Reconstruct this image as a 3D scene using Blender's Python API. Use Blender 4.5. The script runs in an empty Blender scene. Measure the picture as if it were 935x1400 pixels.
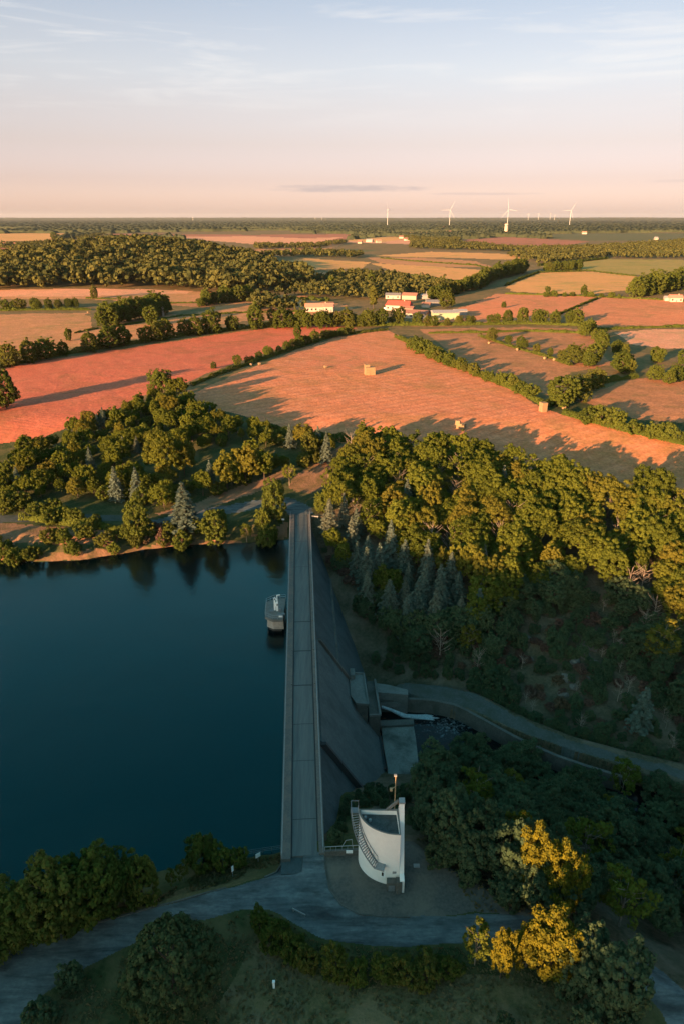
import bpy, math, random
import numpy as np
from mathutils import Vector

SC = bpy.context.scene
COL = SC.collection
R = math.radians

# ------------------------------------------------------------------ camera
PITCH = R(23.3)
CAM_Z = 80.0
cam_data = bpy.data.cameras.new("camera")
cam_data.lens = 24
cam_data.sensor_width = 36
cam_data.clip_start = 0.5
cam_data.clip_end = 200000
cam = bpy.data.objects.new("camera", cam_data)
cam.location = (0, 0, CAM_Z)
cam.rotation_euler = (R(90) - PITCH, 0, 0)
COL.objects.link(cam)
SC.camera = cam

# ------------------------------------------------------------------ light
SUN_EL = R(9.0)
SUN_AZ = R(38)          # the light travels towards +Y, 38 degrees over to +X
sun_data = bpy.data.lights.new("sun", 'SUN')
sun_data.energy = 5.0
sun_data.color = (1.0, 0.56, 0.27)
sun_data.angle = R(0.5)
sun = bpy.data.objects.new("sun", sun_data)
COL.objects.link(sun)
LDIR = Vector((math.sin(SUN_AZ) * math.cos(SUN_EL), math.cos(SUN_AZ) * math.cos(SUN_EL), -math.sin(SUN_EL)))
sun.rotation_euler = LDIR.to_track_quat('-Z', 'Y').to_euler()

SC.view_settings.view_transform = 'Standard'
SC.view_settings.look = 'None'
SC.view_settings.exposure = 2.15
SC.view_settings.gamma = 1
SC.view_settings.use_curve_mapping = False

world = bpy.data.worlds.new("World")
SC.world = world
world.use_nodes = True
WT = world.node_tree
WT.nodes.clear()


def node(t, kind, **kw):
    n = t.nodes.new(kind)
    for k, v in kw.items():
        if k.startswith('in_'):
            key = k[3:]
            n.inputs[int(key) if key.isdigit() else key].default_value = v
        else:
            setattr(n, k, v)
    return n


def math_node(t, op, a, b=None, c=None):
    n = t.nodes.new('ShaderNodeMath')
    n.operation = op
    for i, v in enumerate((a, b, c)):
        if v is None:
            continue
        if isinstance(v, (int, float)):
            n.inputs[i].default_value = v
        else:
            t.links.new(v, n.inputs[i])
    return n.outputs[0]


def mixc(t, blend, fac, a, b):
    n = t.nodes.new('ShaderNodeMix')
    n.data_type = 'RGBA'
    n.blend_type = blend
    for sock, v in ((n.inputs[0], fac), (n.inputs[6], a), (n.inputs[7], b)):
        if isinstance(v, (int, float)):
            sock.default_value = v
        elif isinstance(v, (tuple, list)):
            sock.default_value = (*v, 1) if len(v) == 3 else v
        else:
            t.links.new(v, sock)
    return n.outputs[2]


def ramp(t, fac, stops, interp='LINEAR'):
    n = t.nodes.new('ShaderNodeValToRGB')
    cr = n.color_ramp
    cr.interpolation = interp
    while len(cr.elements) < len(stops):
        cr.elements.new(0.5)
    for e, (p, c) in zip(cr.elements, stops):
        e.position = p
        e.color = (c, c, c, 1) if isinstance(c, (int, float)) else (*c, 1)
    if not isinstance(fac, (int, float)):
        t.links.new(fac, n.inputs[0])
    return n.outputs[0]


def build_world():
    t = WT
    sky = node(t, 'ShaderNodeTexSky', sky_type='NISHITA', sun_disc=False)
    sky.sun_elevation = SUN_EL
    sky.sun_rotation = math.atan2(-math.sin(SUN_AZ), -math.cos(SUN_AZ))
    sky.altitude = 100
    sky.air_density = 1.0
    sky.dust_density = 1.5
    sky.ozone_density = 1.5
    tc = node(t, 'ShaderNodeTexCoord')
    sep = node(t, 'ShaderNodeSeparateXYZ')
    t.links.new(tc.outputs['Generated'], sep.inputs[0])
    X, Y, Z = sep.outputs
    # tint of the air by elevation: peach belt low down, pale blue above, deep teal overhead
    zz = math_node(t, 'ADD', math_node(t, 'MULTIPLY', Z, 0.5), 0.5)
    tint = ramp(t, zz, SKY_STOPS)
    air = mixc(t, 'MULTIPLY', SKY_MULT, sky.outputs[0], tint)
    air = mixc(t, 'MULTIPLY', 1.0, air, ramp(t, math_node(t, 'ADD', math_node(t, 'MULTIPLY', X, 0.5), 0.5), [(0.0, 1.30), (0.5, 1.0), (1.0, 0.80)]))
    # thin high streaks of cirrus
    az = math_node(t, 'ARCTAN2', X, Y)
    comb = node(t, 'ShaderNodeCombineXYZ')
    t.links.new(math_node(t, 'MULTIPLY', az, 2.2), comb.inputs[0])
    t.links.new(math_node(t, 'MULTIPLY', Z, 26.0), comb.inputs[1])
    comb.inputs[2].default_value = 3.1
    nz = node(t, 'ShaderNodeTexNoise', in_Scale=1.6, in_Detail=7.0, in_Roughness=0.62, in_Distortion=0.6)
    t.links.new(comb.outputs[0], nz.inputs['Vector'])
    cir = ramp(t, nz.outputs[0], [(0.50, 0.0), (0.72, 0.62)])
    band = ramp(t, Z, [(0.10, 0.0), (0.16, 1.0), (0.5, 0.8), (0.7, 0.0)])
    cfac = math_node(t, 'MULTIPLY', cir, band)
    air = mixc(t, 'MIX', cfac, air, CIRRUS)
    # two small flat evening clouds low over the plain
    for (a0, z0, wa, wz, s) in ((0.005, 0.0357, 0.115, 0.0052, 0.55), (0.185, 0.0290, 0.085, 0.0022, 0.26), (0.42, 0.0415, 0.05, 0.002, 0.15)):
        nb = node(t, 'ShaderNodeTexNoise', in_Scale=3.2, in_Detail=5.0, in_Roughness=0.6)
        cb = node(t, 'ShaderNodeCombineXYZ')
        t.links.new(math_node(t, 'MULTIPLY', az, 9.0), cb.inputs[0])
        t.links.new(math_node(t, 'MULTIPLY', Z, 90.0), cb.inputs[1])
        cb.inputs[2].default_value = z0 * 100
        t.links.new(cb.outputs[0], nb.inputs['Vector'])
        da = math_node(t, 'DIVIDE', math_node(t, 'SUBTRACT', az, a0), wa)
        dz = math_node(t, 'DIVIDE', math_node(t, 'SUBTRACT', Z, z0), wz)
        r2 = math_node(t, 'ADD', math_node(t, 'MULTIPLY', da, da), math_node(t, 'MULTIPLY', dz, dz))
        v = math_node(t, 'ADD', math_node(t, 'SUBTRACT', 1.0, r2), math_node(t, 'MULTIPLY', math_node(t, 'SUBTRACT', nb.outputs[0], 0.5), 2.4))
        f = ramp(t, v, [(0.0, 0.0), (0.9, s)])
        air = mixc(t, 'MIX', f, air, CLOUD)
    bg = node(t, 'ShaderNodeBackground', in_Strength=0.083)
    t.links.new(air, bg.inputs[0])
    out = node(t, 'ShaderNodeOutputWorld')
    t.links.new(bg.outputs[0], out.inputs[0])


SKY_MULT = 1.0
SKY_STOPS = [(0.0, (0.6, 0.5, 0.6)), (0.5, (1.05, 0.86, 1.32)), (0.5061, (1.02, 0.82, 1.25)), (0.5218, (0.715, 0.534, 0.747)), (0.5436, (0.708, 0.491, 0.55)),
             (0.5635, (0.783, 0.541, 0.539)), (0.5825, (0.853, 0.609, 0.572)), (0.5997, (0.844, 0.611, 0.567)), (0.6176, (0.795, 0.598, 0.561)),
             (0.68, (0.58, 0.86, 0.76)), (0.76, (0.52, 1.08, 0.95)), (0.86, (0.46, 1.0, 0.88)), (1.0, (0.46, 1.25, 1.10))]
CIRRUS = (2.75, 2.65, 2.55)
CLOUD = (1.3, 1.15, 1.2)
build_world()

# ------------------------------------------------------------------ numbers
rng = np.random.default_rng(11)
random.seed(11)
F = 24 / 36 * 1400
CX, CY = 467.5, 700.0
SP, CP = math.sin(PITCH), math.cos(PITCH)


def at(x, y, z):
    """point of the real place seen at photo position x, y, at height z (vectorised)"""
    u = (np.asarray(x, float) - CX) / F
    v = (np.asarray(y, float) - CY) / F
    den = SP + v * CP
    t = (CAM_Z - z) / np.maximum(den, 1e-4)
    return u * t, t * (CP - v * SP)


def lattice(ix, iy, seed):
    n = (ix * 374761393 + iy * 668265263 + seed * 1442695041) & 0x7fffffff
    n = ((n ^ (n >> 13)) * 1274126177) & 0x7fffffff
    return ((n ^ (n >> 16)) & 0xffff) / 65535.0


def vnoise(x, y, seed=0):
    x = np.asarray(x, float); y = np.asarray(y, float)
    ix = np.floor(x).astype(np.int64); iy = np.floor(y).astype(np.int64)
    fx = x - ix; fy = y - iy
    fx = fx * fx * (3 - 2 * fx); fy = fy * fy * (3 - 2 * fy)
    a = lattice(ix, iy, seed); b = lattice(ix + 1, iy, seed)
    c = lattice(ix, iy + 1, seed); d = lattice(ix + 1, iy + 1, seed)
    return (a * (1 - fx) + b * fx) * (1 - fy) + (c * (1 - fx) + d * fx) * fy - 0.5


def fbm(x, y, seed=0, octaves=3):
    s = 0; a = 1.0
    for o in range(octaves):
        s = s + a * vnoise(np.asarray(x) * 2 ** o, np.asarray(y) * 2 ** o, seed + o)
        a *= 0.5
    return s


def sstep(a, b, x):
    t = np.clip((np.asarray(x, float) - a) / (b - a), 0, 1)
    return t * t * (3 - 2 * t)


def inside(poly, X, Y):
    X = np.asarray(X, float); Y = np.asarray(Y, float)
    res = np.zeros(X.shape, bool)
    px, py = poly[:, 0], poly[:, 1]
    n = len(poly)
    j = n - 1
    for i in range(n):
        c = ((py[i] > Y) != (py[j] > Y))
        if py[j] != py[i]:
            res ^= c & (X < (px[j] - px[i]) * (Y - py[i]) / (py[j] - py[i]) + px[i])
        j = i
    return res


def segdist(line, X, Y, closed=False):
    d = np.full(np.shape(X), 1e18)
    n = len(line)
    for i in range(n if closed else n - 1):
        ax, ay = line[i]; bx, by = line[(i + 1) % n]
        vx, vy = bx - ax, by - ay
        L = vx * vx + vy * vy + 1e-9
        t = np.clip(((X - ax) * vx + (Y - ay) * vy) / L, 0, 1)
        d = np.minimum(d, (X - ax - t * vx) ** 2 + (Y - ay - t * vy) ** 2)
    return np.sqrt(d)


def pxpoly(pts, z):
    p = np.array(pts, float)
    X, Y = at(p[:, 0], p[:, 1], z)
    return np.stack([X, Y], 1)


# the dam axis: near end, far end
AX0 = np.array(at(414, 1170, 0)).ravel()
AX1 = np.array(at(410.5, 705, 0)).ravel()
ADIR = (AX1 - AX0) / np.linalg.norm(AX1 - AX0)
ANRM = np.array([ADIR[1], -ADIR[0]])
DAM_LEN = float(np.linalg.norm(AX1 - AX0))


def dam_pt(s, c, z):
    p = AX0 + ADIR * s + ANRM * c
    return (float(p[0]), float(p[1]), z)


WATER_Z = -4.0
near_shore = pxpoly([(-250, 1330), (0, 1236), (100, 1215), (220, 1190), (300, 1177), (385, 1164)], WATER_Z)
far_shore = pxpoly([(390, 738), (330, 743), (270, 744), (200, 751), (120, 765), (60, 768), (0, 767), (-60, 765), (-180, 790)], WATER_Z)
LAKE = np.array([*near_shore, (AX0[0] + 1.0, 73.0), (AX1[0] + 1.0, 176.0), *far_shore, (-330, 130), (-330, 40)])
FLOOR = np.array([(-12, 108), (-12, 132), (9, 129), (16, 124.5), (22, 122), (29.5, 117.8), (38, 111.8), (60, 100.0), (120, 66), (260, -20),
                  (260, -60), (115, 48), (57, 86), (31, 102), (18, 107)], float)
RIM = np.array([(-40, 69), (-3, 69.5), (3, 69.5), (9.5, 69), (13, 66), (20, 61), (29, 56), (40, 47), (60, 33), (120, -4), (300, -120),
                (420, -60), (300, 110), (170, 172), (110, 192), (55, 200), (20, 197), (0, 189), (-6, 184), (-40, 184)], float)
PATH_PX = [(556, 944), (585, 947), (612, 950), (640, 957), (680, 976), (720, 996), (780, 1019), (850, 1038), (935, 1058), (1150, 1118)]
PATH_Z = -18.6
PATH = pxpoly(PATH_PX, PATH_Z)
PATH_HW = np.array([3.0, 3.0, 2.9, 2.6, 2.2, 1.7, 1.35, 1.3, 1.3, 1.3])
MOUND = np.array(at(640, 1390, 0)).ravel()


def height(X, Y):
    X = np.asarray(X, float); Y = np.asarray(Y, float)
    far = sstep(250, 420, Y)
    base = 8.0 * sstep(185, 268, Y)
    base = base + 2.2 * far * fbm(X / 170, Y / 170, 5) * (1 - 0.5 * sstep(700, 2000, Y))
    # low swells of the land far off
    base = base + sstep(14000, 29000, Y) * (58 + 26 * fbm(X / 5200, Y / 9000, 15))
    # wooded rise on the left
    base = base + 27 * np.exp(-(((X + 350) / 215) ** 2 + ((Y - 1150) / 300) ** 2))
    # little grass mound inside the bend of the road
    base = base + 1.1 * np.exp(-(((X - MOUND[0]) / 11) ** 2 + ((Y - MOUND[1]) / 6.5) ** 2))
    base = base + 0.12 * fbm(X / 5, Y / 5, 9)
    side = (X - AX0[0]) * ANRM[0] + (Y - AX0[1]) * ANRM[1]
    # lake bed
    near = (Y > -100) & (Y < 330)
    z = np.array(base, float)
    m = near & (side <= 0)
    if m.any():
        x, y = X[m], Y[m]
        d = segdist(LAKE, x, y, True)
        d = np.where(inside(LAKE, x, y), -d, d)
        d = d + 0.8 * fbm(x / 4, y / 4, 21)
        z[m] = np.minimum(base[m], np.maximum(WATER_Z + 0.5 * d, -15))
    m = near & (side > 0)
    if m.any():
        x, y = X[m], Y[m]
        inr = inside(RIM, x, y)
        inf = inside(FLOOR, x, y)
        df = np.where(inf, 0, segdist(FLOOR, x, y, True))
        dr = np.where(inr, segdist(RIM, x, y, True), 0)
        w = df / (df + dr + 1e-6)
        w = np.where(inr, w, 1.0)
        w = w + 0.10 * np.sin(w * math.pi) * fbm(x / 14, y / 14, 33)
        zz = -23.6 + (base[m] + 23.6) * np.clip(w, 0, 1) ** 0.92
        zz = zz + 1.0 * np.sin(np.clip(w, 0, 1) * math.pi) * fbm(x / 5, y / 5, 37)
        # bench for the access path
        dp = segdist(PATH, x, y)
        k = 1 - sstep(2.6, 5.5, dp)
        zz = np.where(inf, zz, PATH_Z * k + zz * (1 - k))
        z[m] = zz
    return z


def hz(x, y):
    return float(height(np.array([x], float), np.array([y], float))[0])


def ground_at(x, y, z0=6.0):
    """where the view through photo position x, y meets the ground"""
    x = np.atleast_1d(np.asarray(x, float)); y = np.atleast_1d(np.asarray(y, float))
    z = np.full(x.shape, float(z0))
    for i in range(14):
        X, Y = at(x, y, z)
        z = 0.5 * z + 0.5 * height(X, Y)
    X, Y = at(x, y, z)
    return X, Y, height(X, Y)


def gpoly(pts, z0=6.0):
    p = np.array(pts, float)
    X, Y, Z = ground_at(p[:, 0], p[:, 1], z0)
    return np.stack([X, Y], 1)


# ------------------------------------------------------------------ mesh helpers
def link(name, me, mats=None, parent=None):
    o = bpy.data.objects.new(name, me)
    COL.objects.link(o)
    if mats is not None:
        for m in (mats if isinstance(mats, (list, tuple)) else [mats]):
            me.materials.append(m)
    if parent is not None:
        o.parent = parent
    return o


def np_mesh(name, verts, quads, smooth=False, attr=None):
    verts = np.asarray(verts, np.float32); quads = np.asarray(quads, np.int32)
    me = bpy.data.meshes.new(name)
    me.vertices.add(len(verts))
    me.vertices.foreach_set('co', verts.ravel())
    n, k = quads.shape
    me.loops.add(n * k)
    me.loops.foreach_set('vertex_index', quads.ravel())
    me.polygons.add(n)
    me.polygons.foreach_set('loop_start', np.arange(0, n * k, k, dtype=np.int32))
    if smooth:
        me.polygons.foreach_set('use_smooth', np.ones(n, bool))
    if attr is not None:
        a = me.attributes.new('tint', 'FLOAT', 'POINT')
        a.data.foreach_set('value', np.asarray(attr, np.float32))
    me.update(calc_edges=True)
    return me


class MB:
    """collects solid shapes; build() links them as one mesh object"""
    def __init__(s):
        s.v = []; s.f = []

    def add(s, v, f):
        o = len(s.v)
        s.v += [tuple(map(float, p)) for p in v]
        s.f += [tuple(i + o for i in q) for q in f]
        return s

    def box(s, c, size, rz=0.0, taper=1.0):
        hx, hy, h = size[0] / 2, size[1] / 2, size[2] / 2
        ca, sa = math.cos(rz), math.sin(rz)
        v = []
        for dz, k in ((-h, 1), (h, taper)):
            for dx, dy in ((-hx, -hy), (hx, -hy), (hx, hy), (-hx, hy)):
                dx *= k; dy *= k
                v.append((c[0] + dx * ca - dy * sa, c[1] + dx * sa + dy * ca, c[2] + dz))
        return s.add(v, [(3, 2, 1, 0), (4, 5, 6, 7), (0, 1, 5, 4), (1, 2, 6, 5), (2, 3, 7, 6), (3, 0, 4, 7)])

    def prism(s, poly, z0, z1):
        n = len(poly)
        z0 = z0 if hasattr(z0, '__len__') else [z0] * n
        z1 = z1 if hasattr(z1, '__len__') else [z1] * n
        a = sum(poly[i][0] * poly[(i + 1) % n][1] - poly[(i + 1) % n][0] * poly[i][1] for i in range(n))
        idx = range(n) if a > 0 else range(n - 1, -1, -1)
        v = [(poly[i][0], poly[i][1], z0[i]) for i in idx] + [(poly[i][0], poly[i][1], z1[i]) for i in idx]
        f = [tuple(range(n - 1, -1, -1)), tuple(range(n, 2 * n))]
        f += [(i, (i + 1) % n, n + (i + 1) % n, n + i) for i in range(n)]
        return s.add(v, f)

    def tube(s, pts, rad, n=6):
        pts = [Vector(p) for p in pts]
        rad = rad if hasattr(rad, '__len__') else [rad] * len(pts)
        v = []; f = []
        for i, p in enumerate(pts):
            d = (pts[min(i + 1, len(pts) - 1)] - pts[max(i - 1, 0)])
            d = d.normalized() if d.length > 1e-9 else Vector((0, 0, 1))
            a = d.cross(Vector((0, 0, 1)))
            if a.length < 1e-3:
                a = Vector((1, 0, 0))
            a.normalize(); b = d.cross(a)
            for k in range(n):
                t = 2 * math.pi * k / n
                v.append(tuple(p + (a * math.cos(t) + b * math.sin(t)) * rad[i]))
        for i in range(len(pts) - 1):
            for k in range(n):
                f.append((i * n + k, i * n + (k + 1) % n, (i + 1) * n + (k + 1) % n, (i + 1) * n + k))
        f.append(tuple(range(n - 1, -1, -1)))
        f.append(tuple((len(pts) - 1) * n + k for k in range(n)))
        return s.add(v, f)

    def bar(s, a, b, w, h):
        """rectangular bar between two points"""
        a = Vector(a); b = Vector(b)
        d = (b - a).normalized()
        r = d.cross(Vector((0, 0, 1)))
        if r.length < 1e-4:
            r = Vector((1, 0, 0))
        r.normalize(); u = r.cross(d)
        v = []
        for p in (a, b):
            for i, j in ((-1, -1), (1, -1), (1, 1), (-1, 1)):
                v.append(tuple(p + r * (w / 2 * i) + u * (h / 2 * j)))
        return s.add(v, [(0, 1, 2, 3), (7, 6, 5, 4), (0, 4, 5, 1), (1, 5, 6, 2), (2, 6, 7, 3), (3, 7, 4, 0)])

    def build(s, name, mat, parent=None, smooth=False, loc=None):
        v = s.v
        if loc is not None:
            v = [(p[0] - loc[0], p[1] - loc[1], p[2] - loc[2]) for p in v]
        me = bpy.data.meshes.new(name)
        me.from_pydata(v, [], s.f)
        if smooth:
            me.polygons.foreach_set('use_smooth', [True] * len(me.polygons))
        import bmesh
        bm = bmesh.new(); bm.from_mesh(me)
        bmesh.ops.recalc_face_normals(bm, faces=bm.faces)
        bm.to_mesh(me); bm.free()
        o = link(name, me, mat, parent)
        if loc is not None and parent is None:
            o.location = loc
        return o


def tag(o, label=None, cat=None, group=None, kind=None):
    if label: o['label'] = label
    if cat: o['category'] = cat
    if group: o['group'] = group
    if kind: o['kind'] = kind
    return o


def empty(name, loc, rz=0.0, label=None, cat=None, group=None):
    o = bpy.data.objects.new(name, None)
    COL.objects.link(o)
    o.location = loc
    o.rotation_euler = (0, 0, rz)
    o.empty_display_size = 0.3
    return tag(o, label, cat, group)


# ------------------------------------------------------------------ materials
def new_mat(name):
    m = bpy.data.materials.new(name)
    m.use_nodes = True
    t = m.node_tree
    t.nodes.clear()
    out = node(t, 'ShaderNodeOutputMaterial')
    return m, t, out


def coords(t, scale=(1, 1, 1), rot=0.0, which='Object'):
    tc = node(t, 'ShaderNodeTexCoord')
    mp = node(t, 'ShaderNodeMapping')
    mp.inputs['Scale'].default_value = scale
    mp.inputs['Rotation'].default_value = (0, 0, rot)
    t.links.new(tc.outputs[which], mp.inputs[0])
    return mp.outputs[0]


def noise(t, vec, scale, detail=4.0, rough=0.55, dist=0.0):
    n = node(t, 'ShaderNodeTexNoise', in_Scale=scale, in_Detail=detail, in_Roughness=rough, in_Distortion=dist)
    if vec is not None:
        t.links.new(vec, n.inputs['Vector'])
    return n.outputs[0]


def principled(t, out, color, rough=0.85, bump=None, bump_d=0.1, spec=0.25, **kw):
    p = node(t, 'ShaderNodeBsdfPrincipled')
    p.inputs['Roughness'].default_value = rough
    p.inputs['Specular IOR Level'].default_value = spec
    for k, v in kw.items():
        p.inputs[k].default_value = v
    if isinstance(color, (tuple, list)):
        p.inputs['Base Color'].default_value = (*color, 1)
    else:
        t.links.new(color, p.inputs['Base Color'])
    if bump is not None:
        b = node(t, 'ShaderNodeBump', in_Strength=1.0)
        b.inputs['Distance'].default_value = bump_d
        t.links.new(bump, b.inputs['Height'])
        t.links.new(b.outputs[0], p.inputs['Normal'])
    t.links.new(p.outputs[0], out.inputs[0])
    return p


def speckled(name, c1, c2, scale=1.0, rough=0.85, bump_d=0.02, c3=None, big=0.12, spec=0.25, stretch=(1, 1, 1)):
    """weathered surface: two colours in fine grain, a third in broad stains"""
    m, t, out = new_mat(name)
    v = coords(t, stretch)
    n1 = noise(t, v, scale * 3.0, 6, 0.65)
    col = mixc(t, 'MIX', ramp(t, n1, [(0.35, 0.0), (0.65, 1.0)]), c1, c2)
    if c3 is not None:
        n2 = noise(t, v, scale * big, 5, 0.6, 0.4)
        col = mixc(t, 'MIX', ramp(t, n2, [(0.45, 0.0), (0.68, 0.85)]), col, c3)
    principled(t, out, col, rough, n1, bump_d, spec)
    return m


def field_mat(name, c1, c2, c3, angle, row=2.6, rows=0.35, patch=0.02, bump_d=0.25):
    """stubble or crop: drilled rows, tramlines, broad patches"""
    m, t, out = new_mat(name)
    v = coords(t)
    vr = coords(t, (1, 1, 1), angle)
    big = noise(t, v, patch, 5, 0.6, 0.6)
    mid = noise(t, v, 0.16, 5, 0.65)
    fine = noise(t, v, 0.9, 4, 0.7)
    vs = coords(t, (0.03, 1.0, 1), angle)
    streak = noise(t, vs, 0.55, 4, 0.6)
    w = node(t, 'ShaderNodeTexWave', wave_type='BANDS', bands_direction='Y', in_Scale=0.314 / row * 1.0, in_Distortion=1.4, in_Detail=2.0)
    w.inputs['Detail Scale'].default_value = 0.25
    t.links.new(vr, w.inputs['Vector'])
    col = mixc(t, 'MIX', ramp(t, big, [(0.38, 0.0), (0.64, 1.0)]), c1, c2)
    col = mixc(t, 'MIX', math_node(t, 'MULTIPLY', ramp(t, mid, [(0.42, 0.0), (0.66, 1.0)]), 0.8), col, c3)
    col = mixc(t, 'MIX', math_node(t, 'MULTIPLY', ramp(t, streak, [(0.5, 0.0), (0.72, 1.0)]), 0.5), col, c3)
    dark = tuple(x * 0.55 for x in c1)
    col = mixc(t, 'MIX', math_node(t, 'MULTIPLY', ramp(t, w.outputs[0], [(0.55, 0.0), (0.95, 1.0)]), rows), col, dark)
    gp = noise(t, v, patch * 2.3, 6, 0.7, 1.2)
    green = (c1[0] * 0.42, c1[1] * 0.80, c1[2] * 0.55)
    col = mixc(t, 'MIX', math_node(t, 'MULTIPLY', ramp(t, gp, [(0.50, 0.0), (0.70, 1.0)]), 0.7), col, green)
    col = mixc(t, 'MULTIPLY', 0.7, col, ramp(t, fine, [(0.3, 0.50), (0.7, 1.3)]))
    hsum = math_node(t, 'ADD', math_node(t, 'MULTIPLY', fine, 0.7), math_node(t, 'MULTIPLY', w.outputs[0], rows * 0.6))
    principled(t, out, col, 0.95, hsum, bump_d, 0.1)
    return m


def foliage_mat(name, c_dark, c_light, c_odd, trans=0.28, vary=0.35, odd=0.0):
    m, t, out = new_mat(name)
    at_ = node(t, 'ShaderNodeAttribute', attribute_name='tint')
    info = node(t, 'ShaderNodeObjectInfo')
    f = math_node(t, 'ADD', math_node(t, 'MULTIPLY', at_.outputs['Fac'], 1 - vary), math_node(t, 'MULTIPLY', info.outputs['Random'], vary))
    col = mixc(t, 'MIX', f, c_dark, c_light)
    r2 = math_node(t, 'FRACT', math_node(t, 'MULTIPLY', info.outputs['Random'], 7.31))
    col = mixc(t, 'MIX', math_node(t, 'MULTIPLY', ramp(t, r2, [(0.62, 0.0), (1.0, 1.0)]), odd), col, c_odd)
    di = node(t, 'ShaderNodeBsdfDiffuse')
    tr = node(t, 'ShaderNodeBsdfTranslucent')
    mx = node(t, 'ShaderNodeMixShader', in_0=trans)
    t.links.new(col, di.inputs[0])
    t.links.new(col, tr.inputs[0])
    t.links.new(di.outputs[0], mx.inputs[1])
    t.links.new(tr.outputs[0], mx.inputs[2])
    t.links.new(mx.outputs[0], out.inputs[0])
    return m


M = {}
M['grass'] = speckled('grass', (0.028, 0.042, 0.014), (0.062, 0.066, 0.026), 0.45, 0.95, 0.20, (0.115, 0.090, 0.042), 0.45, 0.05)
M['mound_grass'] = speckled('mound_grass', (0.080, 0.078, 0.032), (0.150, 0.116, 0.058), 0.6, 0.95, 0.25, (0.190, 0.138, 0.080), 0.3, 0.05)
M['dry_grass'] = speckled('dry_grass', (0.085, 0.068, 0.030), (0.150, 0.105, 0.050), 0.5, 0.95, 0.10, (0.050, 0.055, 0.020), 0.3, 0.05)
M['hill_scrub'] = speckled('hill_scrub', (0.050, 0.048, 0.026), (0.105, 0.082, 0.052), 0.5, 0.95, 0.4, (0.165, 0.120, 0.085), 0.34, 0.05)
M['bank_scrub'] = speckled('bank_scrub', (0.26, 0.135, 0.080), (0.18, 0.10, 0.055), 0.6, 0.95, 0.2, (0.085, 0.070, 0.025), 0.3, 0.05)
M['asphalt'] = speckled('asphalt', (0.082, 0.096, 0.098), (0.128, 0.138, 0.136), 0.5, 0.95, 0.01, (0.058, 0.070, 0.073), 0.45, 0.1, (1, 1.6, 1))
def road_wear():
    t = M['asphalt'].node_tree
    p = [n for n in t.nodes if n.type == 'BSDF_PRINCIPLED'][0]
    src = p.inputs['Base Color'].links[0].from_socket
    n1 = noise(t, coords(t, (0.22, 1.5, 1), R(42)), 0.5, 5, 0.65, 0.5)
    n2 = noise(t, coords(t, (0.25, 1.3, 1), R(-22)), 0.55, 5, 0.65, 0.5)
    c = mixc(t, 'MULTIPLY', 1.0, src, ramp(t, n1, [(0.36, 0.58), (0.52, 1.0), (0.70, 1.28)]))
    c = mixc(t, 'MULTIPLY', 0.8, c, ramp(t, n2, [(0.34, 0.62), (0.50, 1.0), (0.72, 1.25)]))
    t.links.new(c, p.inputs['Base Color'])


road_wear()
M['gravel'] = speckled('gravel', (0.115, 0.100, 0.084), (0.066, 0.062, 0.056), 0.8, 0.95, 0.03, (0.150, 0.118, 0.090), 0.3, 0.1)
M['track'] = speckled('track', (0.30, 0.165, 0.10), (0.22, 0.125, 0.075), 0.8, 0.95, 0.04, (0.12, 0.085, 0.045), 0.25, 0.1)
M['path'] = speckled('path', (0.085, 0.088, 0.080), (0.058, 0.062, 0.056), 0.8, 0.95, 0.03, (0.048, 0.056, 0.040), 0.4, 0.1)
M['concrete'] = speckled('concrete', (0.175, 0.168, 0.152), (0.130, 0.126, 0.116), 0.7, 0.9, 0.01, (0.09, 0.09, 0.08), 0.25)
M['crest_concrete'] = speckled('crest_concrete', (0.125, 0.128, 0.120), (0.100, 0.104, 0.100), 0.9, 0.9, 0.01, (0.072, 0.078, 0.078), 0.8, 0.2, (1.6, 0.10, 1))
M['crest_walkway'] = speckled('crest_walkway', (0.130, 0.118, 0.104), (0.088, 0.084, 0.078), 1.0, 0.9, 0.01, (0.170, 0.130, 0.105), 0.6)
M['dark_joint_and_shade'] = speckled('dark_joint_and_shade', (0.035, 0.037, 0.038), (0.05, 0.05, 0.05), 1.5)
M['galvanised'] = speckled('galvanised', (0.27, 0.27, 0.265), (0.20, 0.20, 0.20), 2.0, 0.6, 0.0)
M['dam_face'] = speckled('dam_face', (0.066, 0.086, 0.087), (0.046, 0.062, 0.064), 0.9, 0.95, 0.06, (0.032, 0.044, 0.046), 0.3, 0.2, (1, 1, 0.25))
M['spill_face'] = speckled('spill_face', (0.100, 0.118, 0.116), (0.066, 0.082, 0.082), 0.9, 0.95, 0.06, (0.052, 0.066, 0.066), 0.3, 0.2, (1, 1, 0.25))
M['old_masonry'] = speckled('old_masonry', (0.120, 0.110, 0.095), (0.080, 0.075, 0.066), 1.0, 0.95, 0.08, (0.050, 0.050, 0.040), 0.25)
M['white_render'] = speckled('white_render', (0.78, 0.74, 0.70), (0.74, 0.70, 0.66), 0.6, 0.8, 0.004, (0.66, 0.61, 0.57), 0.3)
M['white_paint'] = speckled('white_paint', (0.80, 0.79, 0.77), (0.74, 0.73, 0.71), 1.0, 0.5, 0.0)
M['roof_felt'] = speckled('roof_felt', (0.055, 0.060, 0.060), (0.085, 0.088, 0.085), 1.5, 0.95, 0.01, (0.035, 0.040, 0.038), 0.8)
M['grey_steel'] = speckled('grey_steel', (0.16, 0.17, 0.175), (0.12, 0.13, 0.135), 2.0, 0.5, 0.0)
M['dark_glass'] = speckled('dark_glass', (0.015, 0.018, 0.022), (0.02, 0.024, 0.03), 1.0, 0.12, 0.0, None, 0.1, 0.5)
M['sunlit_steel'] = speckled('sunlit_steel', (0.42, 0.27, 0.14), (0.34, 0.22, 0.12), 3.0, 0.6, 0.0)  # orange of the low sun put into the steel colour
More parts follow.
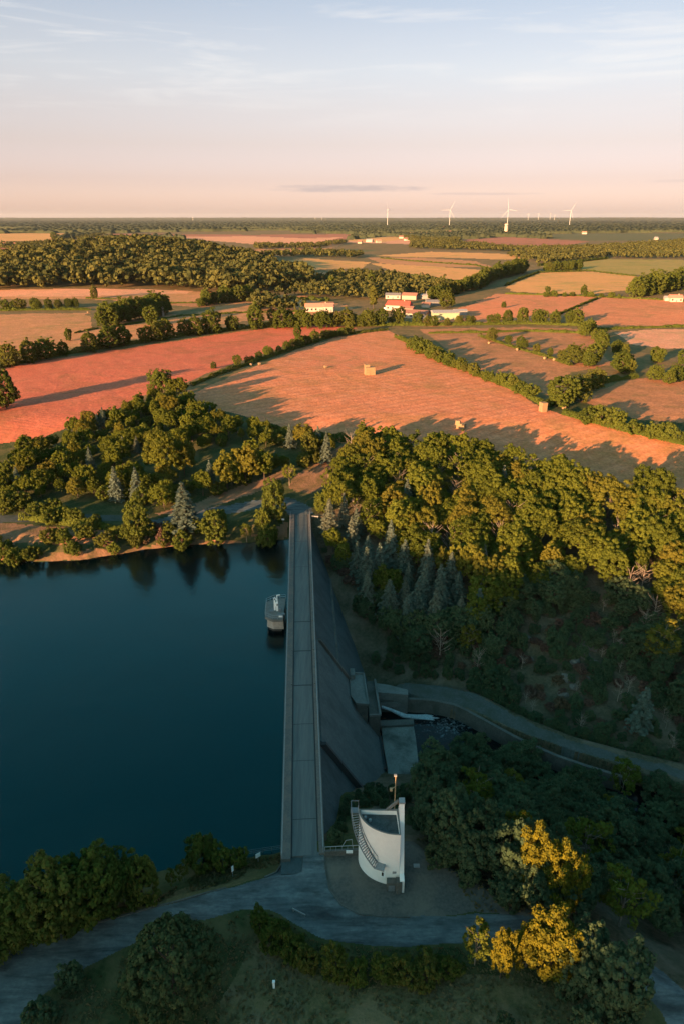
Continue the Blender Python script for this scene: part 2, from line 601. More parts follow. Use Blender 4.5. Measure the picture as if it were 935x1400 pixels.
M['turbine_white'] = speckled('turbine_white', (0.50, 0.50, 0.49), (0.47, 0.47, 0.46), 0.1, 0.6, 0.0)
M['tower_concrete'] = speckled('tower_concrete', (0.42, 0.34, 0.26), (0.36, 0.29, 0.22), 0.1, 0.9, 0.0)
M['red_roof'] = speckled('red_roof', (0.52, 0.075, 0.050), (0.44, 0.065, 0.045), 0.5, 0.8, 0.02)
M['pink_roof'] = speckled('pink_roof', (0.50, 0.20, 0.14), (0.42, 0.17, 0.12), 0.5, 0.8, 0.02)
M['tile_roof'] = speckled('tile_roof', (0.26, 0.12, 0.085), (0.20, 0.10, 0.07), 0.5, 0.9, 0.02)
M['grey_roof'] = speckled('grey_roof', (0.16, 0.15, 0.15), (0.12, 0.115, 0.12), 0.5, 0.8, 0.02)
M['sheet_roof'] = speckled('sheet_roof', (0.30, 0.27, 0.255), (0.22, 0.20, 0.19), 0.3, 0.7, 0.02)
M['house_wall'] = speckled('house_wall', (0.40, 0.34, 0.29), (0.32, 0.27, 0.23), 0.5, 0.9, 0.0)
M['barn_wall'] = speckled('barn_wall', (0.30, 0.31, 0.20), (0.25, 0.26, 0.17), 0.4, 0.8, 0.0)
M['stone_wall'] = speckled('stone_wall', (0.34, 0.27, 0.21), (0.27, 0.22, 0.17), 0.8, 0.95, 0.03)
M['straw'] = speckled('straw', (0.26, 0.17, 0.09), (0.19, 0.125, 0.07), 2.0, 0.95, 0.06)
M['bark'] = speckled('bark', (0.085, 0.062, 0.045), (0.055, 0.042, 0.032), 2.0, 0.95, 0.03)
M['pale_bark'] = speckled('pale_bark', (0.26, 0.20, 0.155), (0.18, 0.14, 0.11), 2.0, 0.95, 0.02)
M['rock'] = speckled('rock', (0.150, 0.125, 0.105), (0.095, 0.082, 0.070), 1.0, 0.95, 0.1)

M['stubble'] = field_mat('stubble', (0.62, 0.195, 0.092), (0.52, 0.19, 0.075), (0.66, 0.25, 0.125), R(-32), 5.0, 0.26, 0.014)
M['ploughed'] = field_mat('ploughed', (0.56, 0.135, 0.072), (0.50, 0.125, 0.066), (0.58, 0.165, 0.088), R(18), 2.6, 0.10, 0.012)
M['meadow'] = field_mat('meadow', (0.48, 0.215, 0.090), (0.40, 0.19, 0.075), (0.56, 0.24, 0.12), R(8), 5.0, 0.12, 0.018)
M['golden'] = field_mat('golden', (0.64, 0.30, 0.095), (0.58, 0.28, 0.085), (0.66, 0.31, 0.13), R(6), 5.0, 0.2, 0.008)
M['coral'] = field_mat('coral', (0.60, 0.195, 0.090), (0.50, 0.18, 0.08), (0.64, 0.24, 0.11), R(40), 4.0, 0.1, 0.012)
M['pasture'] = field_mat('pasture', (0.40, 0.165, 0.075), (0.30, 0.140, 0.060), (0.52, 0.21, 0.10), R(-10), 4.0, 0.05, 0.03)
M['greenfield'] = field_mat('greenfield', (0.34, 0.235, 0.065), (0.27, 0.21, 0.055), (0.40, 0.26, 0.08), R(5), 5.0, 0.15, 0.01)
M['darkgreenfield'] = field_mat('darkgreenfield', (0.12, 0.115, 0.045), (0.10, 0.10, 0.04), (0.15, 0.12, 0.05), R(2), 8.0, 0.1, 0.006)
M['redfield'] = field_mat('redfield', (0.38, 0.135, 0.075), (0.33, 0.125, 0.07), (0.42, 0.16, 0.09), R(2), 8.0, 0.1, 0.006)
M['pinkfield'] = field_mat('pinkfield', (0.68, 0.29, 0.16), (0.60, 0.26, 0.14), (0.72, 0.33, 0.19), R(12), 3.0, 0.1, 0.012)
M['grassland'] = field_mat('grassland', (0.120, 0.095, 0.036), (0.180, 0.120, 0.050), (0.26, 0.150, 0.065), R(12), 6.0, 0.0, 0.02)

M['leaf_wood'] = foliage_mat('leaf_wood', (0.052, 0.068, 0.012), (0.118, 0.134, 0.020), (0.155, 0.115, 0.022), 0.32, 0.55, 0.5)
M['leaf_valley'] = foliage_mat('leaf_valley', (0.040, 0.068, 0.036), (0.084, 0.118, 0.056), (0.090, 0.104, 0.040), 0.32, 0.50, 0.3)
M['leaf_hedge'] = foliage_mat('leaf_hedge', (0.046, 0.064, 0.014), (0.112, 0.132, 0.024), (0.12, 0.098, 0.026), 0.32, 0.50, 0.4)
M['leaf_sunlit_gold'] = foliage_mat('leaf_sunlit_gold', (0.062, 0.072, 0.014), (0.165, 0.140, 0.013), (0.21, 0.14, 0.02), 0.28, 0.2, 0.0)  # gold of the last sun put into the leaf colour
M['leaf_conifer'] = foliage_mat('leaf_conifer', (0.042, 0.066, 0.054), (0.110, 0.138, 0.105), (0.14, 0.13, 0.085), 0.15, 0.45, 0.5)
M['leaf_pine'] = foliage_mat('leaf_pine', (0.040, 0.056, 0.022), (0.092, 0.104, 0.042), (0.06, 0.05, 0.02), 0.2, 0.2, 0.0)
M['leaf_heather'] = foliage_mat('leaf_heather', (0.060, 0.036, 0.030), (0.150, 0.085, 0.060), (0.10, 0.085, 0.03), 0.15, 0.4, 0.4)


def water_mat(name, base, rough, bscale, bd, spec_tint=(1, 1, 1), ior=1.333):
    m, t, out = new_mat(name)
    v = coords(t)
    n1 = noise(t, v, bscale, 3, 0.55)
    n2 = noise(t, v, bscale * 0.17, 2, 0.5)
    h = math_node(t, 'ADD', math_node(t, 'MULTIPLY', n1, 0.4), n2)
    p = principled(t, out, base, rough, h, bd, 0.5, IOR=ior)
    p.inputs['Specular Tint'].default_value = (*spec_tint, 1)
    t.links.new(ramp(t, noise(t, coords(t, (0.6, 1.6, 1)), 0.035, 4, 0.6, 0.5), [(0.35, rough * 0.6), (0.7, rough * 1.7)]), p.inputs['Roughness'])
    return m


M['lake'] = water_mat('lake', (0.0001, 0.0028, 0.0038), 0.16, 0.9, 0.08, (0.03, 1.0, 1.0), 1.48)
M['river'] = water_mat('river', (0.006, 0.008, 0.009), 0.08, 1.6, 0.03, (0.45, 0.5, 0.5))
def foam_on_river():
    m = M['river']; t = m.node_tree
    p = [n for n in t.nodes if n.type == 'BSDF_PRINCIPLED'][0]
    v = coords(t)
    sep = node(t, 'ShaderNodeSeparateXYZ'); t.links.new(v, sep.inputs[0])
    dx = math_node(t, 'DIVIDE', math_node(t, 'SUBTRACT', sep.outputs[0], 23.5), 8.0)
    dy = math_node(t, 'DIVIDE', math_node(t, 'SUBTRACT', sep.outputs[1], 118.5), 5.5)
    r = math_node(t, 'SQRT', math_node(t, 'ADD', math_node(t, 'MULTIPLY', dx, dx), math_node(t, 'MULTIPLY', dy, dy)))
    n1 = noise(t, v, 0.95, 8, 0.72, 1.6)
    f = math_node(t, 'SUBTRACT', n1, math_node(t, 'MULTIPLY', r, 0.13))
    fac = ramp(t, f, [(0.46, 0.0), (0.60, 0.8)])
    c = mixc(t, 'MIX', fac, (0.006, 0.008, 0.009), (0.22, 0.25, 0.26))
    t.links.new(c, p.inputs['Base Color'])
    t.links.new(math_node(t, 'ADD', math_node(t, 'MULTIPLY', fac, 0.7), 0.08), p.inputs['Roughness'])


foam_on_river()
M['foam'] = speckled('foam', (0.46, 0.50, 0.52), (0.22, 0.26, 0.28), 1.0, 0.8, 0.15)

# ------------------------------------------------------------------ the land
ROAD1 = [(-60, 1335), (0, 1308), (60, 1285), (130, 1263), (200, 1244), (280, 1222), (340, 1207), (378, 1194), (386, 1180), (386, 1168), (443, 1168), (444, 1182),
         (450, 1215), (465, 1236), (490, 1250), (520, 1253), (600, 1252), (690, 1248), (740, 1256), (800, 1276), (860, 1298), (905, 1328), (950, 1370), (1010, 1440),
         (930, 1440), (905, 1385), (870, 1345), (820, 1310), (760, 1285), (700, 1280), (630, 1288), (560, 1294), (500, 1293), (440, 1284), (400, 1262), (370, 1243), (330, 1243),
         (290, 1254), (240, 1268), (190, 1287), (150, 1306), (100, 1335), (60, 1360), (28, 1400), (5, 1440), (-120, 1440)]
APRON = [(443, 1169), (490, 1160), (500, 1150), (565, 1150), (600, 1185), (620, 1205), (640, 1232), (650, 1247), (600, 1252), (520, 1253), (490, 1250), (465, 1236), (450, 1215), (444, 1182)]
TRACK1 = [(565, 1150), (600, 1180), (660, 1208), (720, 1240), (740, 1256), (690, 1248), (650, 1247), (640, 1232), (620, 1205), (590, 1180)]
VERGE = [(220, 1236), (232, 1222), (300, 1198), (345, 1182), (384, 1172), (386, 1180), (378, 1192), (340, 1205), (280, 1220)]
KERBSIDE = [(-60, 1330), (0, 1303), (130, 1256), (200, 1238), (280, 1216), (280, 1222), (200, 1244), (130, 1263), (0, 1308), (-60, 1336)]
DRY = [(350, 1275), (420, 1330), (500, 1350), (560, 1330), (700, 1335), (800, 1360), (860, 1440), (300, 1440), (300, 1370), (330, 1320)]
BANK_SLOPE = [(444, 1166), (490, 1160), (500, 1120), (520, 1085), (480, 1080), (450, 1105)]
ROAD2 = [(398, 706), (430, 706), (424, 694), (405, 683), (388, 681), (350, 683), (300, 693), (250, 703), (205, 713), (150, 722), (150, 729), (205, 722), (255, 713), (300, 704), (350, 696), (380, 694)]
SAND2 = [(392, 668), (405, 650), (432, 632), (465, 606), (486, 612), (476, 634), (456, 652), (440, 672), (425, 676)]
SAND3 = [(205, 704), (262, 690), (320, 668), (355, 655), (395, 640), (398, 650), (360, 668), (320, 684), (262, 702)]
SAND4 = [(-30, 706), (90, 702), (205, 705), (205, 711), (90, 711), (-30, 716)]
CLEARING = [(160, 650), (175, 625), (260, 620), (330, 605), (350, 615), (330, 650), (260, 670)]
SHORE_DRY = [(-60, 715), (30, 716), (100, 724), (165, 729), (160, 745), (100, 746), (-60, 740)]
SHORE_BARE = [(340, 732), (372, 724), (396, 712), (396, 735), (360, 742)]
SHORE_EDGE = [(-80, 762), (0, 757), (110, 756), (190, 746), (260, 739), (330, 737), (330, 745), (200, 754), (120, 768), (0, 770), (-80, 770)]
SCRUB_A = [(640, 912), (660, 850), (720, 820), (800, 830), (850, 860), (900, 900), (940, 960), (940, 1052), (860, 1032), (780, 1012), (720, 985), (680, 960), (640, 940)]
SCRUB_B = [(430, 730), (445, 760), (470, 850), (500, 905), (560, 930), (640, 935), (640, 900), (560, 880), (520, 860), (470, 790)]

FIELDS = [
    ('stubble', [(262, 538), (330, 510), (400, 481), (460, 461), (530, 452), (560, 468), (610, 495), (660, 516), (710, 538), (740, 557), (800, 576), (860, 589), (960, 612), (960, 680), (800, 672), (700, 640), (600, 622), (500, 605), (470, 606), (400, 588), (340, 572), (275, 552)]),
    ('ploughed', [(-60, 620), (-60, 522), (0, 502), (40, 496), (110, 486), (200, 472), (330, 453), (430, 443), (490, 448), (400, 468), (330, 494), (262, 520), (200, 540), (130, 572), (60, 598), (0, 606)]),
    ('meadow', [(-60, 428), (0, 430), (120, 428), (130, 448), (150, 450), (235, 430), (265, 432), (360, 426), (330, 440), (250, 452), (190, 462), (130, 470), (60, 484), (-60, 498)]),
    ('meadow', [(0, 400), (130, 396), (250, 397), (330, 402), (330, 412), (240, 414), (232, 416), (150, 410), (0, 409)]),
    ('pinkfield', [(-60, 401), (120, 395), (260, 397), (260, 401), (110, 405), (-60, 408)]),
    ('pasture', [(215, 417), (300, 408), (340, 411), (280, 420)]),
    ('meadow', [(262, 430), (350, 406), (400, 402), (445, 410), (480, 420), (470, 432), (365, 438), (300, 440)]),
    ('golden', [(-60, 320), (112, 319), (95, 324), (70, 329), (-60, 333)]),
    ('redfield', [(-60, 338), (20, 339), (30, 342), (-60, 349)]),
    ('redfield', [(95, 328), (150, 320), (200, 320), (345, 321), (470, 320), (505, 323), (470, 327), (415, 333), (350, 332), (225, 325)]),
    ('pinkfield', [(225, 324), (345, 323), (420, 326), (470, 324), (430, 334), (350, 334)]),
    ('meadow', [(340, 342), (420, 334), (470, 334), (440, 343), (380, 348)]),
    ('darkgreenfield', [(410, 350), (470, 340), (520, 342), (450, 350)]),
    ('golden', [(395, 368), (450, 361), (480, 365), (420, 371)]),
    ('golden', [(352, 360), (420, 353), (505, 358), (495, 367), (400, 368)]),
    ('meadow', [(365, 376), (430, 372), (500, 374), (440, 380)]),
    ('golden', [(500, 350), (590, 344), (690, 347), (745, 352), (690, 355), (600, 352)]),
    ('pinkfield', [(460, 331), (560, 326), (640, 331), (560, 334)]),
    ('meadow', [(500, 352), (560, 352), (650, 357), (672, 365), (600, 365), (520, 360)]),
    ('golden', [(508, 360), (590, 364), (672, 370), (660, 388), (600, 381), (540, 372)]),
    ('golden', [(690, 392), (735, 373), (800, 371), (872, 378), (862, 396), (800, 403), (700, 399)]),
    ('greenfield', [(735, 364), (830, 354), (960, 358), (960, 382), (872, 376), (800, 369)]),
    ('coral', [(620, 425), (680, 402), (740, 402), (818, 406), (760, 436), (740, 441), (640, 442), (600, 440)]),
    ('coral', [(770, 436), (820, 407), (960, 416), (960, 446), (820, 445)]),
    ('pinkfield', [(838, 455), (900, 450), (960, 449), (960, 482), (900, 476), (860, 470)]),
    ('pasture', [(572, 450), (720, 447), (825, 452), (812, 475), (840, 498), (770, 512), (750, 540), (690, 522), (640, 497)]),
    ('pasture', [(790, 548), (840, 525), (870, 517), (960, 528), (960, 592), (870, 573)]),
    ('pasture', [(570, 436), (640, 440), (620, 446), (560, 446)]),
    ('redfield', [(610, 330), (690, 324), (805, 330), (770, 336), (700, 338), (640, 336)]),
    ('darkgreenfield', [(700, 322), (800, 319), (960, 319), (960, 329), (810, 329)]),
    ('golden', [(470, 329), (530, 323), (560, 326), (520, 331)]),
    ('meadow', [(880, 340), (960, 335), (960, 344)]),
    ('golden', [(540, 318), (640, 317), (640, 319), (540, 321)]),
    ('redfield', [(300, 313), (420, 312), (420, 314), (300, 315)]),
]


def build_land():
    ys = np.concatenate([np.arange(1445, 640, -1.6), np.arange(640, 302.5, -0.85)])
    Yn = at(0, ys, 0.0)[1]
    Y = np.concatenate([[0, 10, 20, 28, 34, 38], Yn[Yn > 40], [19000, 21500, 24500, 28000, 32000, 36000, 40000]])
    U = np.concatenate([np.linspace(-1.5, -0.64, 30)[:-1], np.linspace(-0.62, 0.62, 880), np.linspace(0.64, 1.5, 30)[1:]])
    GU, GY = np.meshgrid(U, Y)
    GX = GU * (GY + 60)
    Z = height(GX, GY)
    nr, nc = GX.shape
    V = np.stack([GX, GY, Z], -1).reshape(-1, 3)
    idx = np.arange(nr * nc).reshape(nr, nc)
    Q = np.stack([idx[:-1, :-1], idx[:-1, 1:], idx[1:, 1:], idx[1:, :-1]], -1).reshape(-1, 4)
    C = V[Q].mean(1)
    amp = 0.12 + 0.005 * np.maximum(C[:, 1] - 60, 0).clip(0, 500)
    px = C[:, 0] + amp * 2 * fbm(C[:, 0] / (2 + amp * 3), C[:, 1] / (2 + amp * 3), 51)
    py = C[:, 1] + amp * 2 * fbm(C[:, 0] / (2 + amp * 3), C[:, 1] / (2 + amp * 3), 61)
    cls = np.zeros(len(Q), np.int32)
    names = [('grass', 'grass', 'grass ground around the lake and dam', 'ground')]
    side = (C[:, 0] - AX0[0]) * ANRM[0] + (C[:, 1] - AX0[1]) * ANRM[1]

    def paint(poly, name, mat, label, cat, exact=False, keep=None):
        a, b = poly.min(0) - 4, poly.max(0) + 4
        m = np.where((C[:, 0] > a[0]) & (C[:, 0] < b[0]) & (C[:, 1] > a[1]) & (C[:, 1] < b[1]))[0]
        if not len(m):
            return
        s = inside(poly, C[m, 0] if exact else px[m], C[m, 1] if exact else py[m])
        if keep is not None:
            s &= keep[m]
        names.append((name, mat, label, cat))
        cls[m[s]] = len(names) - 1

    far = C[:, 1] > 290
    names.append(('plain', 'grassland', 'dark grassy plain between the fields out to the horizon', 'ground'))
    cls[far] = 1
    words = {'stubble': 'field of cut stubble', 'ploughed': 'ploughed red field', 'meadow': 'orange dry meadow', 'golden': 'golden grain field',
             'coral': 'coral coloured cut field', 'pasture': 'brown grazed pasture', 'greenfield': 'yellow green crop field', 'darkgreenfield': 'dark green crop field',
             'redfield': 'reddish bare field', 'pinkfield': 'pale pink field'}
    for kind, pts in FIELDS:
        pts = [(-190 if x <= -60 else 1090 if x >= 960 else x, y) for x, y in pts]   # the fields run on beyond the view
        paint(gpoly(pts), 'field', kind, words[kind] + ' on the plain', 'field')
    paint(gpoly(CLEARING), 'clearing', 'grass', 'grassy clearing in the wood by the lake', 'clearing')
    paint(gpoly(SAND3), 'track', 'track', 'sandy track through the wood', 'track')
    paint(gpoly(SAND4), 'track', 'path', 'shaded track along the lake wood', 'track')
    paint(gpoly(SAND2), 'bare_earth', 'bank_scrub', 'bare orange earth above the end of the dam', 'ground')
    paint(gpoly(SHORE_DRY), 'bank', 'bank_scrub', 'dry orange grass bank above the lake', 'bank')
    paint(gpoly(SHORE_BARE), 'bank', 'bank_scrub', 'bare reddish bank at the end of the dam', 'bank')
    paint(gpoly(SHORE_EDGE, -3), 'shore', 'bank_scrub', 'pale strip of bare shore along the lake', 'shore')
    paint(gpoly(ROAD2, 0), 'road', 'asphalt', 'asphalt road leaving the dam into the wood', 'road')
    names.append(('hillside', 'hill_scrub', 'rough scrubby hillside below the wood', 'hillside'))
    m = inside(RIM, C[:, 0], C[:, 1]) & (side > 3)
    cls[m] = len(names) - 1
    names.append(('riverbed', 'hill_scrub', 'dark bed of the river below the dam', 'riverbed'))
    m = inside(FLOOR, C[:, 0], C[:, 1]) & (side > 0)
    cls[m] = len(names) - 1
    names.append(('path', 'path', 'gravel path along the river below the wood', 'path'))
    dp = np.full(len(C), 1e9)
    m = np.where((C[:, 1] > 60) & (C[:, 1] < 140) & (C[:, 0] > 5))[0]
    seg = np.stack([segdist(PATH[i:i + 2], px[m], py[m]) - (PATH_HW[i] + PATH_HW[i + 1]) / 2 for i in range(len(PATH) - 1)])
    cls[m[seg.min(0) < 0]] = len(names) - 1
    paint(gpoly(BANK_SLOPE, 0), 'grass_slope', 'grass', 'grassy slope behind the white tower', 'slope')
    paint(gpoly(DRY, 0), 'grass', 'mound_grass', 'grass mound inside the bend of the road', 'grass')
    paint(gpoly(VERGE, 0), 'verge', 'dry_grass', 'dry grass verge between road and lake', 'verge')
    paint(gpoly(KERBSIDE, 0), 'verge', 'dry_grass', 'dusty edge of the road by the lake bushes', 'verge')
    paint(gpoly(TRACK1, 0), 'track', 'gravel', 'sandy track beside the white tower', 'track')
    paint(gpoly(APRON, 0), 'forecourt', 'gravel', 'worn gravel forecourt round the white tower', 'forecourt')
    paint(gpoly(ROAD1, 0), 'road', 'asphalt', 'curving asphalt road at the near end of the dam', 'road')
    for k, (name, mat, label, cat) in enumerate(names):
        f = Q[cls == k]
        if not len(f):
            continue
        used, inv = np.unique(f, return_inverse=True)
        o = link(name, np_mesh(name, V[used], inv.reshape(-1, 4), True), M[mat])
        tag(o, label, cat, None, 'structure')


build_land()


def build_shade_hill():
    """unseen ridge behind the viewpoint, added and shaped to shade the foreground"""
    s = np.linspace(-330, -52, 60); q = np.linspace(-700, 520, 420)
    S, Qq = np.meshgrid(s, q, indexing='ij')
    crest = 46.5 + 0.0 * Qq
    crest = crest - 17.0 * (1 - sstep(-142, -123, Qq)) + 2.5 * fbm(Qq / 22, Qq * 0 + 3, 71) + 3.0 * np.maximum(vnoise(Qq / 5.0, S / 5.0, 72), 0) * np.exp(-((S + 150) / 25) ** 2)
    crest = crest - 10.5 * np.exp(-((Qq + 16) / 7.0) ** 4)  # gap cut in the unseen ridge so sun reaches the golden trees
    Z = crest * np.exp(-((S + 150) / 62) ** 2) - 2.0
    sx, sy = math.sin(SUN_AZ), math.cos(SUN_AZ)
    X = S * sx + Qq * sy
    Yy = S * sy - Qq * sx
    V = np.stack([X, Yy, Z], -1).reshape(-1, 3)
    idx = np.arange(V.shape[0]).reshape(S.shape)
    Q4 = np.stack([idx[:-1, :-1], idx[:-1, 1:], idx[1:, 1:], idx[1:, :-1]], -1).reshape(-1, 4)
    o = link('hill', np_mesh('hill', V, Q4, True), M['grass'])
    tag(o, 'unseen hill behind the viewpoint, added to shade the foreground', 'hill', None, 'structure')


build_shade_hill()


def build_waters():
    p = [(v[0], v[1], WATER_Z) for v in LAKE]
    # the sheet runs a little into the banks
    c = LAKE.mean(0)
    big = [(-420, 30), (-60, 40), (-9, 62), (AX0[0] + 1.0, 66), (AX1[0] + 1.0, 186), (-30, 190), (-120, 190), (-420, 190)]
    me = bpy.data.meshes.new('lake_water')
    me.from_pydata([(x, y, WATER_Z) for x, y in big], [], [tuple(range(len(big)))])
    tag(link('lake_water', me, M['lake']), 'still dark teal reservoir water behind the dam', 'water', None, 'structure')
    riv = [(2, 106), (2, 130), (16, 126), (22.5, 123.5), (30.5, 119), (39, 113), (61, 101), (121, 67), (261, -18), (261, -62), (114, 46), (56, 84), (30, 100), (17, 105)]
    me = bpy.data.meshes.new('river_water')
    me.from_pydata([(x, y, -21.7) for x, y in riv], [], [tuple(range(len(riv)))])
    tag(link('river_water', me, M['river']), 'black river water in the basin below the dam', 'water', None, 'structure')


build_waters()

# ------------------------------------------------------------------ the dam
FACE_SLOPE = 0.62


def face_pt(s, z, off=0.0):
    """point on the downstream face of the dam"""
    return dam_pt(s, 2.95 + off + max(0.0, (-1.4 - z)) * FACE_SLOPE, z)


def build_dam():
    dam = empty('dam', (float(AX0[0]), float(AX0[1]), 0), 0, 'long grey concrete gravity dam with a straight road along its crest', 'dam')
    inv = Vector(dam.location)

    def part(mb, name, mat, parent=dam, smooth=False):
        mb.v = [(p[0] - inv.x, p[1] - inv.y, p[2]) for p in mb.v] if parent is not None else mb.v
        return mb.build(name, M[mat], parent, smooth)

    def strip(mb, prof, s0, s1):
        n = len(prof)
        v = [dam_pt(s0, c, z) for c, z in prof] + [dam_pt(s1, c, z) for c, z in prof]
        f = [tuple(range(n)), tuple(range(2 * n - 1, n - 1, -1))] + [(i, (i + 1) % n, n + (i + 1) % n, n + i) for i in range(n)]
        mb.add(v, f)

    s0, s1 = 0.0, DAM_LEN + 0.6
    mb = MB()
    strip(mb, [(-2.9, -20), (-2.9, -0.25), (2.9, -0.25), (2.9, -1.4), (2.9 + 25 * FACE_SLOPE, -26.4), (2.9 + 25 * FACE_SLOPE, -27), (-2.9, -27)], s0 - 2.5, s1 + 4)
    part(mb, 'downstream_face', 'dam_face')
    # spillway section: smoother, paler, between two low training walls
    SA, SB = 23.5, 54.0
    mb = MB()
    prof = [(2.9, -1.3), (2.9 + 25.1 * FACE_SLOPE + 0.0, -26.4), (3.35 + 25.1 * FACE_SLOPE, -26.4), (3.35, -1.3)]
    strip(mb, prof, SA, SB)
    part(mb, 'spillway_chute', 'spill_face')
    for s in (SA - 0.25, SB + 0.25):
        mb = MB()
        strip(mb, [(2.9, -1.5), (2.9 + 24 * FACE_SLOPE, -25.5), (4.1 + 24 * FACE_SLOPE, -25.5), (4.1, -1.5)], s - 0.35, s + 0.35)
        part(mb, 'training_wall', 'dark_joint_and_shade' if s < 40 else 'old_masonry')
    for s in (9, 16, 61, 69, 77, 85, 93):
        mb = MB()
        strip(mb, [(2.9, -1.6), (2.9 + 22 * FACE_SLOPE, -23.6), (3.02 + 22 * FACE_SLOPE, -23.6), (3.02, -1.6)], s - 0.10, s + 0.10)
        part(mb, 'block_joint', 'dark_joint_and_shade')
    mb = MB()
    strip(mb, [(2.9, -9.0), (3.4 + 7.6 * FACE_SLOPE, -9.0), (3.4 + 7.6 * FACE_SLOPE, -9.4), (2.9, -9.4)], SB + 0.9, s1 - 22)
    part(mb, 'face_ledge', 'old_masonry')

    # crest: carriageway, gutters, walkways, kerbs
    mb = MB(); strip(mb, [(-1.42, -0.3), (2.02, -0.3), (2.02, 0.0), (0.3, 0.045), (-1.42, 0.0)], s0, s1); part(mb, 'carriageway', 'crest_concrete')
    mb = MB(); strip(mb, [(-2.9, -0.25), (-1.62, -0.25), (-1.62, 0.26), (-2.9, 0.28)], s0 - 0.6, s1); part(mb, 'walkway', 'crest_walkway')
    mb = MB(); strip(mb, [(-1.619, -0.25), (-1.421, -0.25), (-1.421, -0.03), (-1.619, -0.03)], s0, s1); part(mb, 'gutter', 'dark_joint_and_shade')
    mb = MB(); strip(mb, [(2.021, -0.25), (2.239, -0.25), (2.239, -0.03), (2.021, -0.03)], s0, s1); part(mb, 'gutter', 'dark_joint_and_shade')
    mb = MB(); strip(mb, [(2.24, -0.25), (2.9, -0.25), (2.9, 0.28), (2.24, 0.26)], s0, s1); part(mb, 'walkway', 'crest_walkway')
    mb = MB(); strip(mb, [(-3.0, -0.9), (-2.901, -0.9), (-2.901, 0.27), (-3.0, 0.27)], s0, s1)
    strip(mb, [(2.901, -0.9), (3.02, -0.9), (3.02, 0.27), (2.901, 0.27)], s0, s1); part(mb, 'edge_beam', 'concrete')
    for yj, strong in ((850, 1), (890, 1), (937, 1), (1040, 0), (990, 0), (1120, 0), (775, 0), (740, 0), (718, 0)):
        X, Y = at(414, yj, 0)
        s = float((X - AX0[0]) * ADIR[0] + (Y - AX0[1]) * ADIR[1])
        w = 0.16 if strong else 0.06
        mb = MB(); strip(mb, [(-1.40, -0.1), (2.0, -0.1), (2.0, 0.012), (0.3, 0.056), (-1.40, 0.012)], s - w, s + w)
        part(mb, 'expansion_joint', 'dark_joint_and_shade')
    # railings
    for c, a, b in ((-2.78, -0.5, s1), (2.80, 0.2, s1)):
        r = empty('railing', (0, 0, 0)); r.parent = dam
        mb = MB()
        for h in (0.62, 0.98, 1.26):
            mb = MB()
            mb.bar(dam_pt(a, c, h), dam_pt(b, c, h), 0.05 if h < 1.2 else 0.09, 0.04 if h < 1.2 else 0.06)
            part(mb, 'handrail', 'galvanised', r)
        n = int((b - a) / 2.9)
        first = None
        for i in range(n + 1):
            p = Vector(dam_pt(a + (b - a) * i / n, c, 0.75)) - Vector((inv.x, inv.y, 0))
            if first is None:
                first = MB().box((0, 0, 0), (0.08, 0.08, 1.0)).build('post', M['galvanised'], r)
                o = first
            else:
                o = first.copy(); COL.objects.link(o); o.parent = r
            o.location = p
    # small lamps on the railing beside the strong joints
    for yj in (850, 890, 937):
        X, Y = at(414, yj, 0)
        s = float((X - AX0[0]) * ADIR[0] + (Y - AX0[1]) * ADIR[1])
        part(MB().box(dam_pt(s, 2.5, 0.42), (0.3, 0.3, 0.3)), 'marker_block', 'concrete')
        part(MB().box(dam_pt(s, -1.75, 0.36), (0.25, 0.25, 0.22)), 'marker_block', 'concrete')


build_dam()


